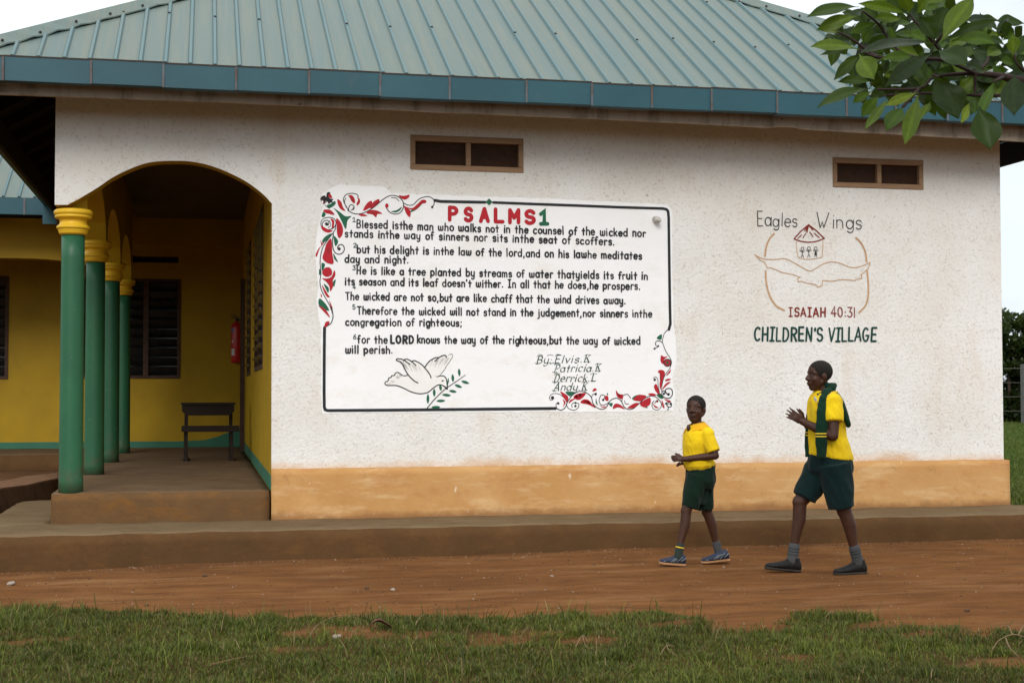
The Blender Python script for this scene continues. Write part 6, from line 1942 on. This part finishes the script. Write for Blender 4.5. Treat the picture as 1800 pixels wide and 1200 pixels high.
def grow_grass():
    N = 680000
    x = RNG.uniform(-4.8, 7.8, N)
    y = 5.4 + (RNG.uniform(0, 1, N)) * 4.6
    ty = turf_y(x)
    keep, P, Hh, Wd_, Cc = [], [], [], [], []
    pal = np.array([(.058, .080, .009), (.078, .102, .012), (.034, .050, .007), (.118, .132, .018), (.072, .074, .013)])
    straw = np.array([(.20, .15, .065), (.27, .20, .10), (.13, .09, .04)])
    for i in np.nonzero(y < ty + .25)[0]:
        X, Y = x[i], y[i]
        n1 = nz2(X, Y, 2.3, 7.0); n2 = nz2(X, Y, 7.0, 3.0); n3 = nz2(X, Y, 1.1, 9.0)
        e = ty[i] - Y + .10 * n1 + .10 * n2
        dns = min(1, max(0, e / .10 + .25))
        if dns <= 0: continue
        br = 1.0
        for bx, by, rx, ry in bare:
            q = ((X - bx) / rx) ** 2 + ((Y - by) / ry) ** 2
            br = min(br, min(1, max(.16, (q + 1.8 * n2 + 1.2 * n1 - .55) * 1.3)))
        dns *= br * (.80 + .40 * n2 + .2 * n1)
        if RNG.random() > dns: continue
        clump = max(0, n2 * .9 + n1 * .5)
        edge = math.exp(-((e - .18) / .16) ** 2) * max(0, .35 + 1.4 * n3)
        h = (.022 + .052 * clump + .020 * edge * (.6 + n1)) * RNG.uniform(.5, 1.4)
        if RNG.random() < .012: h = RNG.uniform(.08, .15)
        P.append((X, Y, ground_z(X, Y) if False else 0.0)); Hh.append(max(.014, h)); Wd_.append(RNG.uniform(.0026, .0056))
        if RNG.random() < (.07 + .16 * (1 - br)): c = straw[RNG.integers(3)] * RNG.uniform(.7, 1.1)
        else: c = pal[RNG.integers(5)] * RNG.uniform(.82, 1.34) * (1.0 + .45 * n3)
        Cc.append(c)
    P = np.array(P, np.float32)
    gx = np.arange(-5.0, 8.01, .1); gy = np.arange(5.2, 11.01, .08)
    GZ = np.array([[ground_z(a, b) for b in gy] for a in gx])
    fx = (P[:, 0] - gx[0]) / .1; fy = (P[:, 1] - gy[0]) / .08
    ix = np.clip(fx.astype(int), 0, len(gx) - 2); iy = np.clip(fy.astype(int), 0, len(gy) - 2)
    u, v = fx - ix, fy - iy
    P[:, 2] = GZ[ix, iy] * (1 - u) * (1 - v) + GZ[ix + 1, iy] * u * (1 - v) + GZ[ix, iy + 1] * (1 - u) * v + GZ[ix + 1, iy + 1] * u * v
    blades("grass", P, np.array(Hh), np.array(Wd_), np.array(Cc))
    # lawn beyond the right-hand corner of the building
    n = 26000
    yy = 12.5 + 25 * RNG.random(n) ** 1.4
    xx = np.maximum(8.0 + .2 * RNG.random(n), yy * .62 - .6) + RNG.uniform(0, 4.5, n) * (yy / 25)
    zz_ = np.where(yy > 20, .0255 * (yy - 20), 0.0)
    P = np.stack([xx, yy, zz_], 1).astype(np.float32)
    cs = pal[RNG.integers(0, 5, n)] * RNG.uniform(.8, 1.3, (n, 1))
    blades("grass", P, RNG.uniform(.04, .11, n), RNG.uniform(.006, .014, n), cs)
grow_grass()

m_stone = simple("red_grey_stone", (0.22, 0.14, 0.09, 1), (0.30, 0.24, 0.19, 1), 20, 0.9, bump=0.5)
m_pale = simple("pale_stone", (0.34, 0.29, 0.24, 1), (0.24, 0.19, 0.15, 1), 30, 0.9, bump=0.5)
m_clod = simple("dark_clod", (0.055, 0.030, 0.018, 1), (0.09, 0.05, 0.028, 1), 30, 0.95, bump=0.5)
def pebble_bm(bm, p, r, sd):
    mt = Matrix.Translation(p) @ Matrix.Rotation(sd * 1.7, 4, 'Z') @ Matrix.Diagonal((r, r * .75, r * .5, 1))
    res = bmesh.ops.create_icosphere(bm, subdivisions=2 if r > .012 else 1, radius=1.0, matrix=mt)
    for v in res['verts']: v.co += mnoise.noise_vector(v.co * (1.1 / r) + Vector((sd, 0, 0))) * r * .28
# loose grit over the path: nobody could count it
bm = bmesh.new()
for k in range(2200):
    if k < 800: X = RNG.uniform(-2.2, 8); Y = 11.74 - abs(RNG.normal(0, .16))
    else: X = RNG.uniform(-2.2, 7.5); Y = RNG.uniform(float(turf_y(X)) - .1, 11.6)
    r = .0035 + .0075 * RNG.random() ** 3
    pebble_bm(bm, Vector((X, Y, ground_z(X, Y) + r * .15)), r, k)
bm.faces.ensure_lookup_table()
for i, f in enumerate(bm.faces): f.material_index = (1, 0, 1, 0, 1, 1)[(i // 80) % 6]
struct(obj("grit", bm, [m_stone, m_clod, m_pale], smooth=True), 'stuff')
LOOSE = [(645, 1034, .022, 0, "small dark clod lying alone on the red path"), (690, 1036, .020, 2, "pale flat pebble beside the dark clod on the path"), (20, 1028, .034, 2, "white lump at the foot of the walkway, leftmost of the loose stones"), (592, 1129, .030, 2, "pale round stone in the middle of the grass verge"),
         (258, 1064, .018, 0, "dark pebble on the path near the left grass edge"), (1700, 1075, .020, 0, "dark stone on the path at the right, beyond the grass"), (970, 1014, .020, 1, "brown pebble on the path, left of the smaller boy"), (360, 1014, .020, 0, "dark chip of stone on the path in front of the step"), (1272, 997, .012, 2, "pale chip by the smaller boy's rear shoe")]
for px, py, r, mi, lb in LOOSE:
    p = PZ(px, py, 0.0); p.z = ground_z(p.x, p.y) + r * .25
    bm = bmesh.new(); pebble_bm(bm, p, r, px * .01)
    tag(obj("stone", bm, (m_clod, m_stone, m_pale)[mi], smooth=True), lb, "stone", "loose stones on the path and verge")
# dry stems lying in the grass
m_straw = simple("dry_straw", (0.22, 0.15, 0.075, 1), (0.16, 0.10, 0.05, 1), 30, 0.9, bump=0)
def stem(pts, r, lb, branch=()):
    bm = bmesh.new()
    for q in [pts] + list(branch):
        w = []
        for a, b, h in q:
            p = PZ(a, b, .03); w.append(Vector((p.x, p.y, ground_z(p.x, p.y) + h)))
        sp_ = smooth_path(w, 4)
        tube(bm, sp_, [r * (1 - .6 * i / len(sp_)) for i in range(len(sp_))], 5)
    tag(obj("dry_stem", bm, m_straw, smooth=True), lb, "dry stem", "dry stems lying in the grass")
stem([(540, 1124, .01), (560, 1108, .05), (600, 1098, .06), (645, 1096, .02)], .0024, "long bent dry stem arching over the bare patch in the grass")
stem([(388, 1112, .01), (392, 1100, .05), (396, 1092, .07)], .0021, "short upright dry stem in the left grass")
stem([(370, 1170, .02), (410, 1168, .04), (450, 1158, .03)], .0021, "thin dry stem lying low in the left foreground grass")
stem([(1012, 1135, .01), (1024, 1128, .05), (1035, 1134, .03)], .0032, "forked pale dry stem on the bare soil left of centre", [[(1024, 1128, .05), (1030, 1139, .03), (1044, 1141, .02)]])
stem([(1160, 1150, .01), (1172, 1142, .04), (1186, 1140, .03)], .0032, "small crooked dry stem below the smaller boy", [[(1172, 1142, .04), (1176, 1148, .03), (1190, 1152, .02)]])
stem([(1800, 1128, .05), (1780, 1130, .07), (1755, 1136, .05), (1742, 1150, .02)], .0042, "pale branching dry stem at the right edge of the grass", [[(1780, 1130, .07), (1772, 1120, .08), (1758, 1117, .06)], [(1768, 1134, .06), (1775, 1148, .04), (1790, 1156, .02)], [(1790, 1128, .06), (1798, 1118, .07), (1806, 1112, .06)]])
# a dead brown leaf on the verge
dlp = PZ(672, 1107, .03)
m_dead = simple("dead_leaf", (0.10, 0.035, 0.022, 1), (0.06, 0.022, 0.015, 1), 30, 0.7, bump=0.3)
bm = bmesh.new()
rows = []
gz = ground_z(dlp.x, dlp.y)
for i in range(9):
    t = i / 8
    w = .032 * math.sin(math.pi * (t * .9 + .05))
    c = Vector((dlp.x - .07 + .14 * t, dlp.y + .01 * t, gz + .035 + .018 * math.sin(t * 5)))
    rows.append([bm.verts.new(c + Vector((0, w * u, .5 * w * abs(u)))) for u in (-1, -.5, 0, .5, 1)])
for a, b in zip(rows, rows[1:]):
    for k in range(4): bm.faces.new((a[k], a[k + 1], b[k + 1], b[k]))
tag(obj("dead_leaf", bm, m_dead, smooth=True), "curled dark brown dead leaf lying on the grass verge", "leaf")
